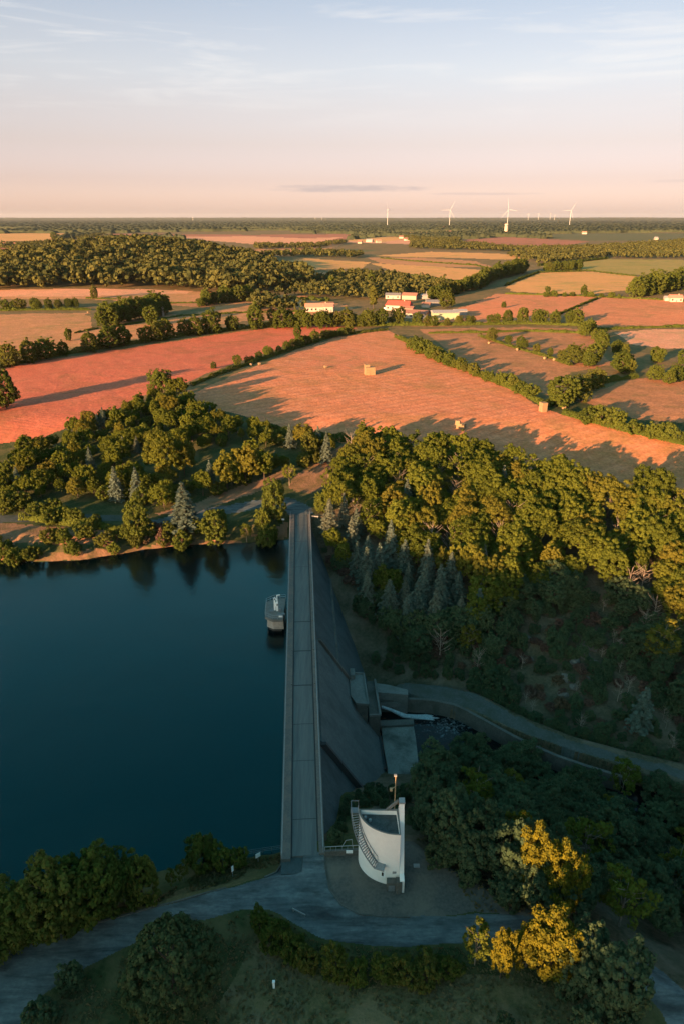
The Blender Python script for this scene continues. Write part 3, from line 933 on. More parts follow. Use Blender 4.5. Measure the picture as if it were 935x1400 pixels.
def build_intake():
    zt = 0.0
    out = pxpoly([(391.5, 818), (375.7, 818.5), (364.6, 823.3), (362.8, 843), (373, 847), (391.5, 847)], zt)
    out[0, 0] = out[-1, 0] = dam_pt(75, -3.02, 0)[0]
    c = out.mean(0)
    root = empty('intake_tower', (float(c[0]), float(c[1]), WATER_Z), 0, 'octagonal grey intake platform on a shaft standing in the lake beside the dam', 'intake tower')

    def put(mb, name, mat, parent=root):
        mb.v = [(p[0] - c[0], p[1] - c[1], p[2] - WATER_Z) for p in mb.v]
        return mb.build(name, M[mat], parent)
    put(MB().prism(out, zt - 0.62, zt), 'deck', 'concrete')
    inner = c + (out - c) * 0.985
    k = len(out)
    mb = MB()
    for i in range(k - 1):
        a, b = inner[i], inner[i + 1]
        n = max(2, int(np.linalg.norm(b - a) / 1.1))
        for j in range(n + 1):
            p = a + (b - a) * j / n
            mb.box((p[0], p[1], zt + 0.5), (0.05, 0.05, 1.0))
        for h in (0.5, 1.0):
            mb.bar((a[0], a[1], zt + h), (b[0], b[1], zt + h), 0.06, 0.06)
    put(mb, 'railing', 'galvanised')
    sh = c + (out - c) * np.array([0.80, 0.80])
    sh[0, 0] = sh[-1, 0] = out[0, 0]
    put(MB().prism(sh, -2.5, zt - 0.621), 'shaft', 'house_wall')
    put(MB().prism(c + (sh - c) * 1.05, -2.9, -2.5), 'collar', 'house_wall')
    put(MB().prism(c + (sh - c) * 0.8, -14, -2.9), 'lower_shaft', 'dark_joint_and_shade')  # dark colour stands in for the black shadow and reflection under the collar
    for (px_, py_, w, d, h) in ((383, 843, 1.0, 0.7, 0.5), (388, 841, 0.6, 0.6, 0.4), (372, 836, 0.8, 0.8, 0.25)):
        X, Y = at(px_, py_, 0)
        put(MB().box((float(X), float(Y), zt + h / 2 + 0.002), (w, d, h)), 'hatch', 'grey_steel')
    X, Y = [float(q) for q in at(384.5, 846.2, 0)]
    put(MB().box((X, Y, 0.62), (0.9, 0.05, 0.5)), 'sign_panel', 'white_paint')
    hx, hy = [float(q) for q in at(379.5, 835, 0)]
    h = empty('hoist', (hx - c[0], hy - c[1], zt - WATER_Z)); h.parent = root
    mb = MB()
    mb.box((0, 0, 1.1), (0.42, 0.42, 2.2)).box((-0.55, 0.3, 1.2), (0.34, 0.34, 2.4)).box((-0.3, 0.2, 1.5), (0.5, 0.3, 0.9))
    mb.tube([(0.05, 0.1, 2.2), (0.05, 0.1, 3.9), (0.7, 0.1, 4.0)], 0.12)
    mb.tube([(-0.6, 0.3, 2.4), (-0.75, 0.3, 3.0), (-0.45, 0.3, 3.2), (-0.1, 0.2, 2.6)], 0.12)
    mb.build('hoist_frame', M['white_paint'], h)
    MB().box((0.55, -0.3, 0.4), (0.5, 0.5, 0.8)).build('winch', M['grey_steel'], h)
    MB().box((0.1, -0.3, 1.7), (0.3, 0.3, 0.35)).build('control_box', M['grey_steel'], h)


build_intake()


def build_white_tower():
    """curved white control tower with an outside stair and a tall fin wall"""
    X0, Y0 = 7.35, 66.6                      # the square corner at the back right
    root = empty('control_tower', (X0, Y0, 0), 0, 'curved white rendered tower with an outside stair at the near end of the dam', 'tower')
    a, b = 5.15, 4.05
    H = 9.0
    N = 28
    arc = [(-a * math.cos(math.pi / 2 * i / N), -b * math.sin(math.pi / 2 * i / N)) for i in range(N + 1)]
    arc = [(x + 0.0, y) for x, y in arc]
    poly = arc + [(0, 0)]
    MB().prism(poly, -2.0, H - 0.75).build('wall', M['white_render'], root)
    # parapet: a ring
    inn = [(x * 0.93 - 0.12, y * 0.93 - 0.16) for x, y in arc] + [(-0.28, -0.28)]
    mb = MB()
    n = len(poly)
    v = [(x, y, H - 0.75) for x, y in poly] + [(x, y, H) for x, y in poly] + [(x, y, H) for x, y in inn] + [(x, y, H - 0.7) for x, y in inn]
    f = []
    for i in range(n):
        j = (i + 1) % n
        f += [(i, j, n + j, n + i), (n + i, n + j, 2 * n + j, 2 * n + i), (2 * n + i, 2 * n + j, 3 * n + j, 3 * n + i)]
    mb.add(v, f)
    par = mb.build('parapet', M['white_render'], root)
    mb = MB()
    v = [(x * 1.012, y * 1.012, H + 0.004) for x, y in poly] + [(x * 1.012, y * 1.012, H + 0.07) for x, y in poly] + [(x, y, H + 0.07) for x, y in inn] + [(x, y, H + 0.004) for x, y in inn]
    mb.add(v, f + [(3 * n + i, 3 * n + (i + 1) % n, (i + 1) % n, i) for i in range(n)])
    mb.build('coping', M['concrete'], par)
    MB().prism(inn, H - 0.745, H - 0.69).build('roof', M['roof_felt'], root)
    for x, y in ((-4.35, -0.9), (-3.75, -1.35)):
        MB().box((x, y, H - 0.45), (0.3, 0.25, 0.4), 0.6).build('roof_vent', M['galvanised'], root)
    # fin: a wall along the right side whose front edge leans back to a peak
    mb = MB()
    prof = [(-5.1, 0.0), (0.35, 0.0), (0.35, H - 0.2), (-0.45, 11.2), (-1.15, 11.2), (-4.2, 2.4), (-5.1, 2.1)]
    v = [(0.02, y, z) for y, z in prof] + [(0.60, y, z) for y, z in prof]
    k = len(prof)
    mb.add(v, [tuple(range(k)), tuple(range(2 * k - 1, k - 1, -1))] + [(i, (i + 1) % k, k + (i + 1) % k, k + i) for i in range(k)])
    mb.build('fin_wall', M['white_render'], root)
    MB().box((0.31, -0.8, 11.31), (0.74, 0.9, 0.2)).build('fin_cap', M['galvanised'], root)
    mb = MB()
    mb.bar((-0.1, -0.4, 10.95), (-1.5, -0.1, 9.05), 0.28, 0.3)
    mb.build('brace', M['concrete'], root)
    mb = MB().box((-0.06, -4.85, 1.0), (0.72, 0.9, 2.0)).box((-1.0, -4.5, 0.75), (1.2, 0.8, 1.5))
    mb.build('entrance_block', M['old_masonry'], root)
    MB().box((-1.0, -4.92, 0.55), (0.8, 0.06, 1.0)).build('door', M['grey_steel'], root)

    def on_wall(t, off, z):
        x, y = -a * math.cos(t), -b * math.sin(t)
        nx, ny = math.cos(t) / a, math.sin(t) / b
        l = math.hypot(nx, ny)
        return (x - nx / l * off, y - ny / l * off, z)
    # the stair winds up the curved wall
    st = empty('staircase', (0, 0, 0)); st.parent = root
    t0, t1 = R(58), R(2)
    mb = MB(); steps = 24
    for i in range(steps):
        t = t0 + (t1 - t0) * (i + 0.5) / steps
        z = 3.6 + (H - 0.2 - 3.6) * (i + 0.5) / steps
        p, q = Vector(on_wall(t, 0.03, z)), Vector(on_wall(t, 1.0, z))
        mb.bar(p, q, 0.13, 0.05)
    mb.build('treads', M['galvanised'], st)
    for off in (0.06, 1.02):
        mb = MB()
        pts = [Vector(on_wall(t0 + (t1 - t0) * i / 16, off, 3.45 + (H - 0.2 - 3.6) * i / 16)) for i in range(17)]
        for p, q in zip(pts[:-1], pts[1:]):
            mb.bar(p, q, 0.06, 0.20)
        mb.build('stringer', M['grey_steel'], st)
    for off in (0.12, 1.02):
        mb = MB()
        pts = [Vector(on_wall(t0 + (t1 - t0) * i / 16, off, 3.6 + 1.0 + (H - 0.2 - 3.6) * i / 16)) for i in range(17)]
        for p, q in zip(pts[:-1], pts[1:]):
            mb.bar(p, q, 0.06, 0.06)
        for p in pts[::2]:
            mb.bar(p - Vector((0, 0, 1.0)), p, 0.045, 0.045)
        mb.build('handrail', M['galvanised'], st)
    tm = R(64)
    c0, c1, c2, c3 = on_wall(R(58), 0.03, 0), on_wall(R(70), 0.03, 0), on_wall(R(70), 1.1, 0), on_wall(R(58), 1.1, 0)
    MB().prism([c0[:2], c1[:2], c2[:2], c3[:2]], 3.45, 3.6).build('landing', M['galvanised'], st)
    # top bridge at the back left corner
    MB().box((-5.75, 0.05, H - 0.25), (1.0, 0.9, 0.12)).build('top_landing', M['grey_steel'], st)
    mb = MB()
    for x, y in ((-6.15, -0.5), (-6.15, 0.6), (-5.2, 0.6)):
        mb.box((x, y, H + 0.3), (0.06, 0.06, 1.1))
    mb.bar((-6.15, -0.5, H + 0.85), (-6.15, 0.6, H + 0.85), 0.08, 0.08).bar((-6.15, 0.6, H + 0.85), (-5.2, 0.6, H + 0.85), 0.08, 0.08)
    mb.build('top_rail', M['grey_steel'], st)
    # small window and vent low in the curved wall
    p = on_wall(R(66), 0.0, 1.75)
    ang = math.atan2(p[1] / (b * b), p[0] / (a * a)) + math.pi / 2
    w = MB().box(on_wall(R(66), 0.02, 1.75), (0.72, 0.08, 1.25), ang).build('window', M['white_paint'], root)
    MB().box(on_wall(R(66), 0.05, 1.72), (0.26, 0.10, 0.6), ang).build('pane', M['dark_glass'], w)
    p = on_wall(R(87), 0.02, 1.9)
    MB().box(on_wall(R(83), 0.02, 2.35), (0.5, 0.08, 0.35), R(5)).build('vent', M['galvanised'], root)


build_white_tower()


def build_lamp_post():
    x, y = 7.0, 68.4
    z0 = hz(x, y)
    r = empty('lamp_post', (x, y, z0), 0, 'thin pole coloured like orange sunlight with a small lamp behind the white tower', 'lamp post')
    top = 12.9 - z0
    MB().tube([(0, 0, 0), (0, 0, top * 0.6), (0, 0, top)], [0.10, 0.08, 0.06], 8).build('pole', M['sunlit_steel'], r)
    MB().box((-0.05, 0, top + 0.12), (0.35, 0.3, 0.22)).build('lamp_head', M['galvanised'], r)
    MB().bar((0, -0.1, 11.2 - z0), (-0.55, -0.5, 11.2 - z0), 0.08, 0.08).box((-0.6, -0.55, 11.15 - z0), (0.34, 0.34, 0.34)).build('floodlight', M['sunlit_steel'], r)


build_lamp_post()


def build_outlet_works():
    zr = -12.0
    root_xy = [float(v) for v in at(495, 945, zr)]
    r = empty('valve_house', (root_xy[0], root_xy[1], -22.3), 0, 'flat roofed concrete valve house at the foot of the dam', 'valve house')

    def put(mb, name, mat):
        mb.v = [(p[0] - root_xy[0], p[1] - root_xy[1], p[2] + 22.3) for p in mb.v]
        return mb.build(name, M[mat], r)
    roof = pxpoly([(478.5, 920), (497, 921), (503.5, 962.5), (487.5, 961.5), (480, 951)], zr)
    rc = roof.mean(0)
    put(MB().prism(rc + (roof - rc) * 0.955, -24, zr - 0.5), 'wall', 'old_masonry')
    put(MB().prism(roof, zr - 0.5, zr - 0.15), 'roof', 'concrete')
    mb = MB()
    for i in range(len(roof)):
        p, q = roof[i], roof[(i + 1) % len(roof)]
        mb.bar((p[0], p[1], zr), (q[0], q[1], zr), 0.30, 0.34)
    put(mb, 'parapet', 'concrete')
    tur = pxpoly([(478.0, 918.5), (484.5, 919), (485, 928), (479, 928)], zr)
    put(MB().prism(tur, zr - 0.14, zr + 1.0), 'roof_hatch', 'concrete')
    zl = -16.0
    low = pxpoly([(501, 931), (512, 931), (519.5, 979), (504.5, 979.5)], zl)
    put(MB().prism(low, -24, zl), 'lower_deck', 'old_masonry')
    mb = MB()
    p, q, s = low[1], low[2], low[3]
    mb.bar((p[0], p[1], zl + 0.3), (q[0], q[1], zl + 0.3), 0.45, 0.6)
    mb.bar((q[0], q[1], zl + 0.25), (s[0], s[1], zl + 0.25), 0.35, 0.5)
    put(mb, 'deck_parapet', 'concrete')
    # doorway and dark recesses in the walls
    fw = pxpoly([(504, 966), (508, 966)], zr)
    # wing wall and the beam over the outlet
    zw = -16.6
    wing = pxpoly([(507, 933), (530, 936), (557, 943), (557.5, 950), (535, 948), (514, 946)], zw)
    o = MB().prism(wing, -24, zw)
    w = o.build('wing_wall', M['concrete'], None, loc=(float(wing[0][0]), float(wing[0][1]), -22.3))
    tag(w, 'tapering concrete wing wall beside the valve house', 'wall')
    zb = -19.0
    beam = pxpoly([(520, 957.5), (557, 957), (557, 961), (520, 961.5)], zb)
    w = MB().prism(beam, zb - 1.2, zb).build('outlet_beam', M['concrete'], None, loc=(float(beam[0][0]), float(beam[0][1]), -22.3))
    tag(w, 'pale concrete beam above the water outlet', 'beam')
    back = pxpoly([(518, 947), (557.5, 950.5), (558, 956), (519, 956.5)], zb + 0.8)
    w = MB().prism(back, -24, zb + 0.6).build('outlet_wall', M['old_masonry'], None, loc=(float(back[0][0]), float(back[0][1]), -22.3))
    tag(w, 'dark stepped wall above the water outlet', 'wall')
    # apron slab
    za = -20.9
    slab = pxpoly([(521, 992), (564.5, 990), (568, 1010), (573.5, 1060), (560, 1098), (528, 1098), (530, 1052), (524, 1020)], za)
    c = slab.mean(0)
    ap = MB().prism(slab, -24, za).build('spillway_apron', M['apron'], None, loc=(float(c[0]), float(c[1]), -24.0))
    tag(ap, 'mottled pale concrete apron slab at the foot of the spillway', 'apron')
    toe = pxpoly([(519, 985), (565, 983), (565.5, 990.5), (520, 992.5)], za + 0.5)
    w = MB().prism(toe, -24, za + 0.5).build('sill', M['old_masonry'], ap)
    w.location = (-c[0], -c[1], 24.0)
    # river wall along the path
    zt = PATH_Z + 0.25
    line = [(558, 956), (590, 958), (620, 964), (637, 972), (668, 989), (697, 1005), (725, 1019), (760, 1034), (800, 1048), (850, 1063)]
    tp = pxpoly(line, zt)
    bt = tp.copy()
    nrm = np.gradient(tp, axis=0); nrm = np.stack([-nrm[:, 1], nrm[:, 0]], 1); nrm /= np.linalg.norm(nrm, axis=1)[:, None]
    inner = tp + nrm * 0.7
    outer = tp - nrm * 0.5
    nn = len(tp)
    v = [(*p, zt) for p in inner] + [(*p, zt) for p in tp] + [(*p, -24.0) for p in outer] + [(*p, -24.0) for p in inner]
    f = []
    for i in range(nn - 1):
        for k in range(4):
            k2 = (k + 1) % 4
            f.append((k * nn + i, k * nn + i + 1, k2 * nn + i + 1, k2 * nn + i))
    f += [(0, nn, 2 * nn, 3 * nn), (nn - 1, 2 * nn - 1, 3 * nn - 1, 4 * nn - 1)]
    o0 = (float(tp[4][0]), float(tp[4][1]), -22.3)
    w = MB().add(v, f).build('river_wall', M['old_masonry'], None, loc=o0)
    tag(w, 'old masonry retaining wall between the river and the path', 'wall')
    # white water
    zf = -21.6
    jets = pxpoly([(521, 974), (535, 975.5), (552, 978.5), (570, 978), (583, 977), (592, 978), (588, 980), (600, 981.5), (590, 982.5), (594, 984.5), (573, 983), (550, 981.5), (534, 977.5), (521, 975.6)], zf)
    mb = MB()
    zs = [-19.6, -20.2, -21.1, -21.35, -21.5, -21.6, -21.45, -21.62, -21.5, -21.62, -21.5, -21.2, -20.3, -19.8]
    mb.prism(jets, [z - 0.35 for z in zs], zs)
    j = mb.build('water_jet', M['foam'], None, loc=(float(jets[0][0]), float(jets[0][1]), -22.3))
    tag(j, 'white jet of water shooting from the outlet', 'water jet', None, 'stuff')


M['apron'] = speckled('apron', (0.20, 0.19, 0.17), (0.14, 0.135, 0.12), 0.9, 0.95, 0.02, (0.045, 0.055, 0.045), 0.3)
build_outlet_works()


def build_near_details():
    # wall between the dam and the white tower
    p, q = [np.array(at(*a, 0)) for a in ((444.5, 1170), (490, 1167.5))]
    r = empty('parapet_wall', (float(p[0]), float(p[1]), 0), 0, 'low brown masonry wall with a railing between the dam and the white tower', 'wall')
    d = q - p
    MB().bar((0, 0, 0.3), (d[0], d[1], 0.3), 0.35, 1.3).build('wall', M['old_masonry'], r)
    mb = MB()
    for i in range(7):
        mb.box((d[0] * i / 6, d[1] * i / 6, 1.3), (0.05, 0.05, 0.75))
    mb.bar((0, 0, 1.65), (d[0], d[1], 1.65), 0.07, 0.07)
    mb.tube([(d[0] * 0.5, d[1] * .5 + 0.5, 0.9), (d[0] * 0.62, d[1] * .6 + 0.6, 2.0), (d[0] * 0.8, d[1] * .8 + 0.6, 2.1), (d[0] * 0.82, d[1] * .8 + 0.4, 0.9)], 0.05)
    mb.build('railing', M['galvanised'], r)
    MB().box((d[0] * 0.72, d[1] * 0.72 - 0.2, 0.75), (0.9, 0.08, 0.5)).build('notice', M['white_paint'], r)
    # kerb of the forecourt
    line = gpoly([(443.5, 1171), (444.5, 1183), (450, 1215), (465, 1236), (490, 1250), (520, 1253), (560, 1254)], 0)
    mb = MB()
    for a, b in zip(line[:-1], line[1:]):
        mb.bar((a[0], a[1], hz(*a) + 0.02), (b[0], b[1], hz(*b) + 0.02), 0.16, 0.22)
    tag(mb.build('kerb', M['old_masonry'], None, loc=(float(line[0][0]), float(line[0][1]), 0)), 'curved kerb between road and gravel forecourt', 'kerb', None, 'structure')
    line = gpoly([(-10, 1312), (60, 1284.5), (130, 1262.5), (200, 1243.5), (240, 1233), (280, 1221.5), (310, 1214)], 0)
    mb = MB()
    for a, b in zip(line[:-1], line[1:]):
        mb.bar((a[0], a[1], hz(*a) + 0.02), (b[0], b[1], hz(*b) + 0.02), 0.2, 0.2)
    tag(mb.build('kerb', M['old_masonry'], None, loc=(float(line[0][0]), float(line[0][1]), 0)), 'long kerb along the lake side of the road', 'kerb', None, 'structure')
    line = gpoly([(386, 1172), (384, 1184), (378, 1193), (362, 1200)], 0)
    mb = MB()
    for a, b in zip(line[:-1], line[1:]):
        mb.bar((a[0], a[1], hz(*a) + 0.05), (b[0], b[1], hz(*b) + 0.05), 0.2, 0.25)
    tag(mb.build('kerb', M['old_masonry'], None, loc=(float(line[0][0]), float(line[0][1]), 0)), 'short curved kerb at the lake corner of the dam', 'kerb', None, 'structure')
    # fence on the lake bank
    line = gpoly([(288, 1180), (310, 1176), (335, 1171), (360, 1167), (384, 1163.5)], -1)
    o = (float(line[0][0]), float(line[0][1]), hz(*line[0]))
    r = empty('wire_fence', o, 0, 'low post and wire fence on the lake bank near the dam', 'fence')
    mw = MB()
    for a, b in zip(line[:-1], line[1:]):
        for k in range(2):
            p = a + (b - a) * k / 2
            z = hz(*p)
            MB().box((p[0] - o[0], p[1] - o[1], z + 0.55 - o[2]), (0.08, 0.08, 1.3)).build('post', M['grey_steel'], r)
        za, zb = hz(*a), hz(*b)
        for h in (0.5, 0.8, 1.12):
            mw.bar((a[0] - o[0], a[1] - o[1], za + h - o[2]), (b[0] - o[0], b[1] - o[1], zb + h - o[2]), 0.035, 0.035)
    mw.build('wire', M['grey_steel'], r)

    def sign(px_, py_, w, h, up, rz, label, tilt=0.0):
        X, Y, Z = [float(v[0]) for v in ground_at(px_, py_, 0)]
        s = empty('sign', (X, Y, Z), rz, label, 'sign')
        MB().tube([(0, 0, -0.2), (0, 0, up)], 0.05).build('post', M['galvanised'], s)
        MB().box((0, -0.06, up + h / 2 - 0.15), (w, 0.05, h)).build('sign_plate', M['white_paint'], s)
    sign(353.5, 1178, 0.75, 0.75, 1.1, R(35), 'white square sign by the fence nearest the dam')
    sign(319, 1199, 0.32, 0.95, 1.3, R(50), 'tall narrow white sign on the dry verge by the road')
    sign(318, 1178, 0.8, 0.3, 0.7, R(10), 'low wide white sign among the lake bushes')
    sign(294.5, 1182, 0.32, 0.32, 0.6, R(0), 'tiny white sign left of the fence by the lake')
    sign(387.5, 716, 0.75, 0.5, 1.3, R(0), 'white notice board beside the far end of the dam')

    def small(name, px_, py_, mb, mat, label, cat, rz=0):
        X, Y, Z = [float(v[0]) for v in ground_at(px_, py_, 0)]
        o = mb.build(name, M[mat]); o.location = (X, Y, Z); o.rotation_euler = (0, 0, rz)
        tag(o, label, cat)
    small('marker_post', 375, 1350, MB().box((0, 0, 0.45), (0.24, 0.24, 1.0)).box((0, 0, 1.0), (0.3, 0.3, 0.14)), 'white_paint', 'short white marker post on the grass mound', 'marker post')
    small('barrier', 409, 1250, MB().box((0, 0, 0.45), (1.9, 0.10, 0.22)).box((-0.8, 0, 0.17), (0.1, 0.1, 0.45)).box((0.8, 0, 0.17), (0.1, 0.1, 0.45)), 'sheet_roof', 'pale plank barrier beside the road by the dark shrubs', 'barrier', R(-28))
    small('barrier', 431, 709, MB().box((0, 0, 0.7), (2.0, 0.14, 0.34)).box((-0.8, 0, 0.3), (0.12, 0.12, 0.7)).box((0.8, 0, 0.3), (0.12, 0.12, 0.7)), 'sheet_roof', 'white barrier beside the far end of the dam', 'barrier', R(-4))
    small('manhole_cover', 569, 1184, MB().box((0, 0, 0.05), (0.8, 0.55, 0.14)), 'sheet_roof', 'small pale manhole cover on the gravel right of the white tower', 'manhole')


build_near_details()


def build_rocks():
    g = random.Random(61)
    pts = [(690, 868, 1.6), (718, 872, 1.5), (722, 902, 1.3), (806, 884, 1.8), (798, 897, 1.6), (812, 908, 1.4), (776, 928, 1.5), (784, 940, 1.2), (805, 930, 1.1), (786, 905, 1.2), (770, 950, 1.3), (826, 915, 1.0), (890, 938, 1.2)]
    for x, y, r in pts:
        X, Y, Z = [float(v[0]) for v in ground_at(x, y, -8)]
        n = 10; v = []; f = []
        for j in range(6):
            th = math.pi * j / 5
            for i in range(n):
                a = 6.283 * i / n
                k = r * g.uniform(0.72, 1.1)
                v.append((k * math.sin(th) * math.cos(a) * 1.2, k * math.sin(th) * math.sin(a) * 0.9, k * math.cos(th) * 0.6))
        for j in range(5):
            for i in range(n):
                f.append((j * n + i, j * n + (i + 1) % n, (j + 1) * n + (i + 1) % n, (j + 1) * n + i))
        o = MB().add(v, f).build('rock', M['rock'])
        o.location = (X, Y, Z + 0.1); o.rotation_euler = (0.1, 0.15, g.uniform(0, 6))
        tag(o, 'pale rock showing through the scrub of the hillside', 'rock', 'rocks on the hillside')


build_rocks()

# ------------------------------------------------------------------ vegetation
def rand_dirs(g, n):
    d = g.normal(size=(n, 3))
    return d / np.linalg.norm(d, axis=1)[:, None]


def quads_from(g, pos, nrm, size, aspect=1.0, tint=None):
    """small leaf-sized faces at pos, facing nrm"""
    n = len(pos)
    nrm = nrm / (np.linalg.norm(nrm, axis=1)[:, None] + 1e-9)
    a = np.cross(nrm, rand_dirs(g, n)); a /= np.linalg.norm(a, axis=1)[:, None] + 1e-9
    b = np.cross(nrm, a)
    s = np.asarray(size).reshape(-1, 1) * np.ones((n, 1))
    a = a * s * 0.5; b = b * s * 0.5 * aspect
    k = g.uniform(0.65, 1.0, (n, 1))
    v = np.stack([pos - a - b * k, pos + a * k - b, pos + a + b * k, pos - a * k + b], 1).reshape(-1, 3)
    q = np.arange(n * 4).reshape(-1, 4)
    t = np.repeat(tint, 4) if tint is not None else None
    return v, q, t


def crown_cloud(seed, rx, rz, zc, nclump, nleaf, leaf, clump=(0.22, 0.36), low=-0.55, lump=0.22, up=0.25, jitter=0.6, inner=0.55):
    g = np.random.default_rng(seed)
    d = rand_dirs(g, nclump * 3)
    d = d[d[:, 2] > low][:nclump]
    ph = g.uniform(0, 6.28, 6)
    az = np.arctan2(d[:, 1], d[:, 0])
    wob = 1 + lump * (np.sin(2 * az + ph[0]) * 0.6 + np.sin(3 * az + ph[1] + 2 * d[:, 2]) * 0.5 + np.sin(5 * az + ph[2]) * 0.25 + np.sin(4 * d[:, 2] + ph[3]) * 0.4)
    r = g.uniform(inner, 1.0, len(d)) ** 0.6 * wob
    c = d * r[:, None] * np.array([rx, rx, rz]) + np.array([0, 0, zc])
    rc = g.uniform(clump[0], clump[1], len(d)) * rx
    tint_c = np.clip(g.normal(0.5, 0.22, len(d)), 0, 1)
    P = []; Nn = []; T = []
    for i in range(len(d)):
        e = rand_dirs(g, int(nleaf * 1.6))
        bias = d[i] * 0.5 + np.array([0, 0, up])
        e = e[(e @ (bias / np.linalg.norm(bias))) > -0.45][:nleaf]
        rad = rc[i] * g.uniform(0.55, 1.08, (len(e), 1))
        P.append(c[i] + e * rad * np.array([1, 1, 0.82]))
        Nn.append(e + jitter * rand_dirs(g, len(e)) + np.array([0, 0, 0.15]))
        T.append(np.clip(tint_c[i] + g.normal(0, 0.16, len(e)), 0, 1))
    P = np.concatenate(P); Nn = np.concatenate(Nn); T = np.concatenate(T)
    return quads_from(g, P, Nn, leaf * g.uniform(0.6, 1.25, len(P)), 1.25, T)


def trunk_mb(seed, h, r, limbs=6, spread=2.6, top=0.75, lo=0.3):
    g = random.Random(seed)
    mb = MB()
    pts = [(0, 0, -0.6), (0, 0, h * 0.15), (g.uniform(-.15, .15), g.uniform(-.15, .15), h * 0.4), (g.uniform(-.3, .3), g.uniform(-.3, .3), h * top)]
    mb.tube(pts, [r * 1.35, r, r * 0.8, r * 0.25], 7)
    for i in range(limbs):
        z = h * g.uniform(lo, top * 0.85)
        a = 6.283 * i / limbs + g.uniform(-.4, .4)
        L = spread * g.uniform(0.7, 1.1)
        p0 = Vector((0, 0, z)); p1 = p0 + Vector((math.cos(a) * L * .5, math.sin(a) * L * .5, L * .45)); p2 = p0 + Vector((math.cos(a) * L, math.sin(a) * L, L * g.uniform(.7, 1.1)))
        mb.tube([p0, p1, p2], [r * .5, r * .3, r * .1], 5)
    return mb


TEMPL = {}


def template(kind, crown, mb, crown_mat, bark='bark'):
    """keeps the crown and trunk meshes of one kind of tree (10 m tall)"""
    cm = None
    if crown is not None:
        v, q, t = crown
        cm = np_mesh('crown', v, q, False, t)
        cm.materials.append(M[crown_mat])
    tm = None
    if mb is not None:
        tm = bpy.data.meshes.new('trunk')
        tm.from_pydata(mb.v, [], mb.f)
        tm.materials.append(M[bark])
    TEMPL.setdefault(kind, []).append((cm, tm))


def conifer_cloud(seed, h=10.0, rb=2.6, tiers=15, per=9, n=26, z0=1.0, leaf=0.34, droop=0.28):
    g = np.random.default_rng(seed)
    P = []; Nn = []; T = []
    for k in range(tiers):
        f = k / (tiers - 1)
        z = z0 + (h - z0 - 0.25) * f ** 0.92
        L0 = rb * (1 - f) ** 0.85 + 0.22
        m = max(4, int(per * (1 - 0.5 * f)))
        a0 = g.uniform(0, 6.28)
        for j in range(m):
            a = a0 + 6.283 * j / m + g.uniform(-.25, .25)
            L = L0 * g.uniform(0.68, 1.12)
            cnt = max(6, int(n * (L / rb) ** 0.8) + 5)
            s = g.uniform(0.12, 1.0, cnt) ** 0.75
            w = (1 - s) * 0.20 * L + 0.10 + 0.12 * L * np.sin(s * 3.0)
            side = g.normal(0, 0.55, cnt) * w
            x = np.cos(a) * s * L - np.sin(a) * side
            y = np.sin(a) * s * L + np.cos(a) * side
            zz = z + 0.10 * L * s - droop * L * s ** 2 + g.normal(0, 0.08, cnt)
            P.append(np.stack([x, y, zz], 1))
            Nn.append(np.stack([np.cos(a) * np.ones(cnt) * 0.35, np.sin(a) * np.ones(cnt) * 0.35, np.ones(cnt)], 1) + 0.55 * rand_dirs(g, cnt))
            T.append(np.clip(0.35 + 0.5 * s + g.normal(0, 0.15, cnt), 0, 1))
    top = np.stack([g.normal(0, .06, 14), g.normal(0, .06, 14), np.linspace(h - 0.9, h + .15, 14)], 1)
    P.append(top); Nn.append(rand_dirs(g, 14)); T.append(np.full(14, .7))
    P = np.concatenate(P); Nn = np.concatenate(Nn); T = np.concatenate(T)
    return quads_from(g, P, Nn, leaf * g.uniform(0.6, 1.2, len(P)), 1.5, T)


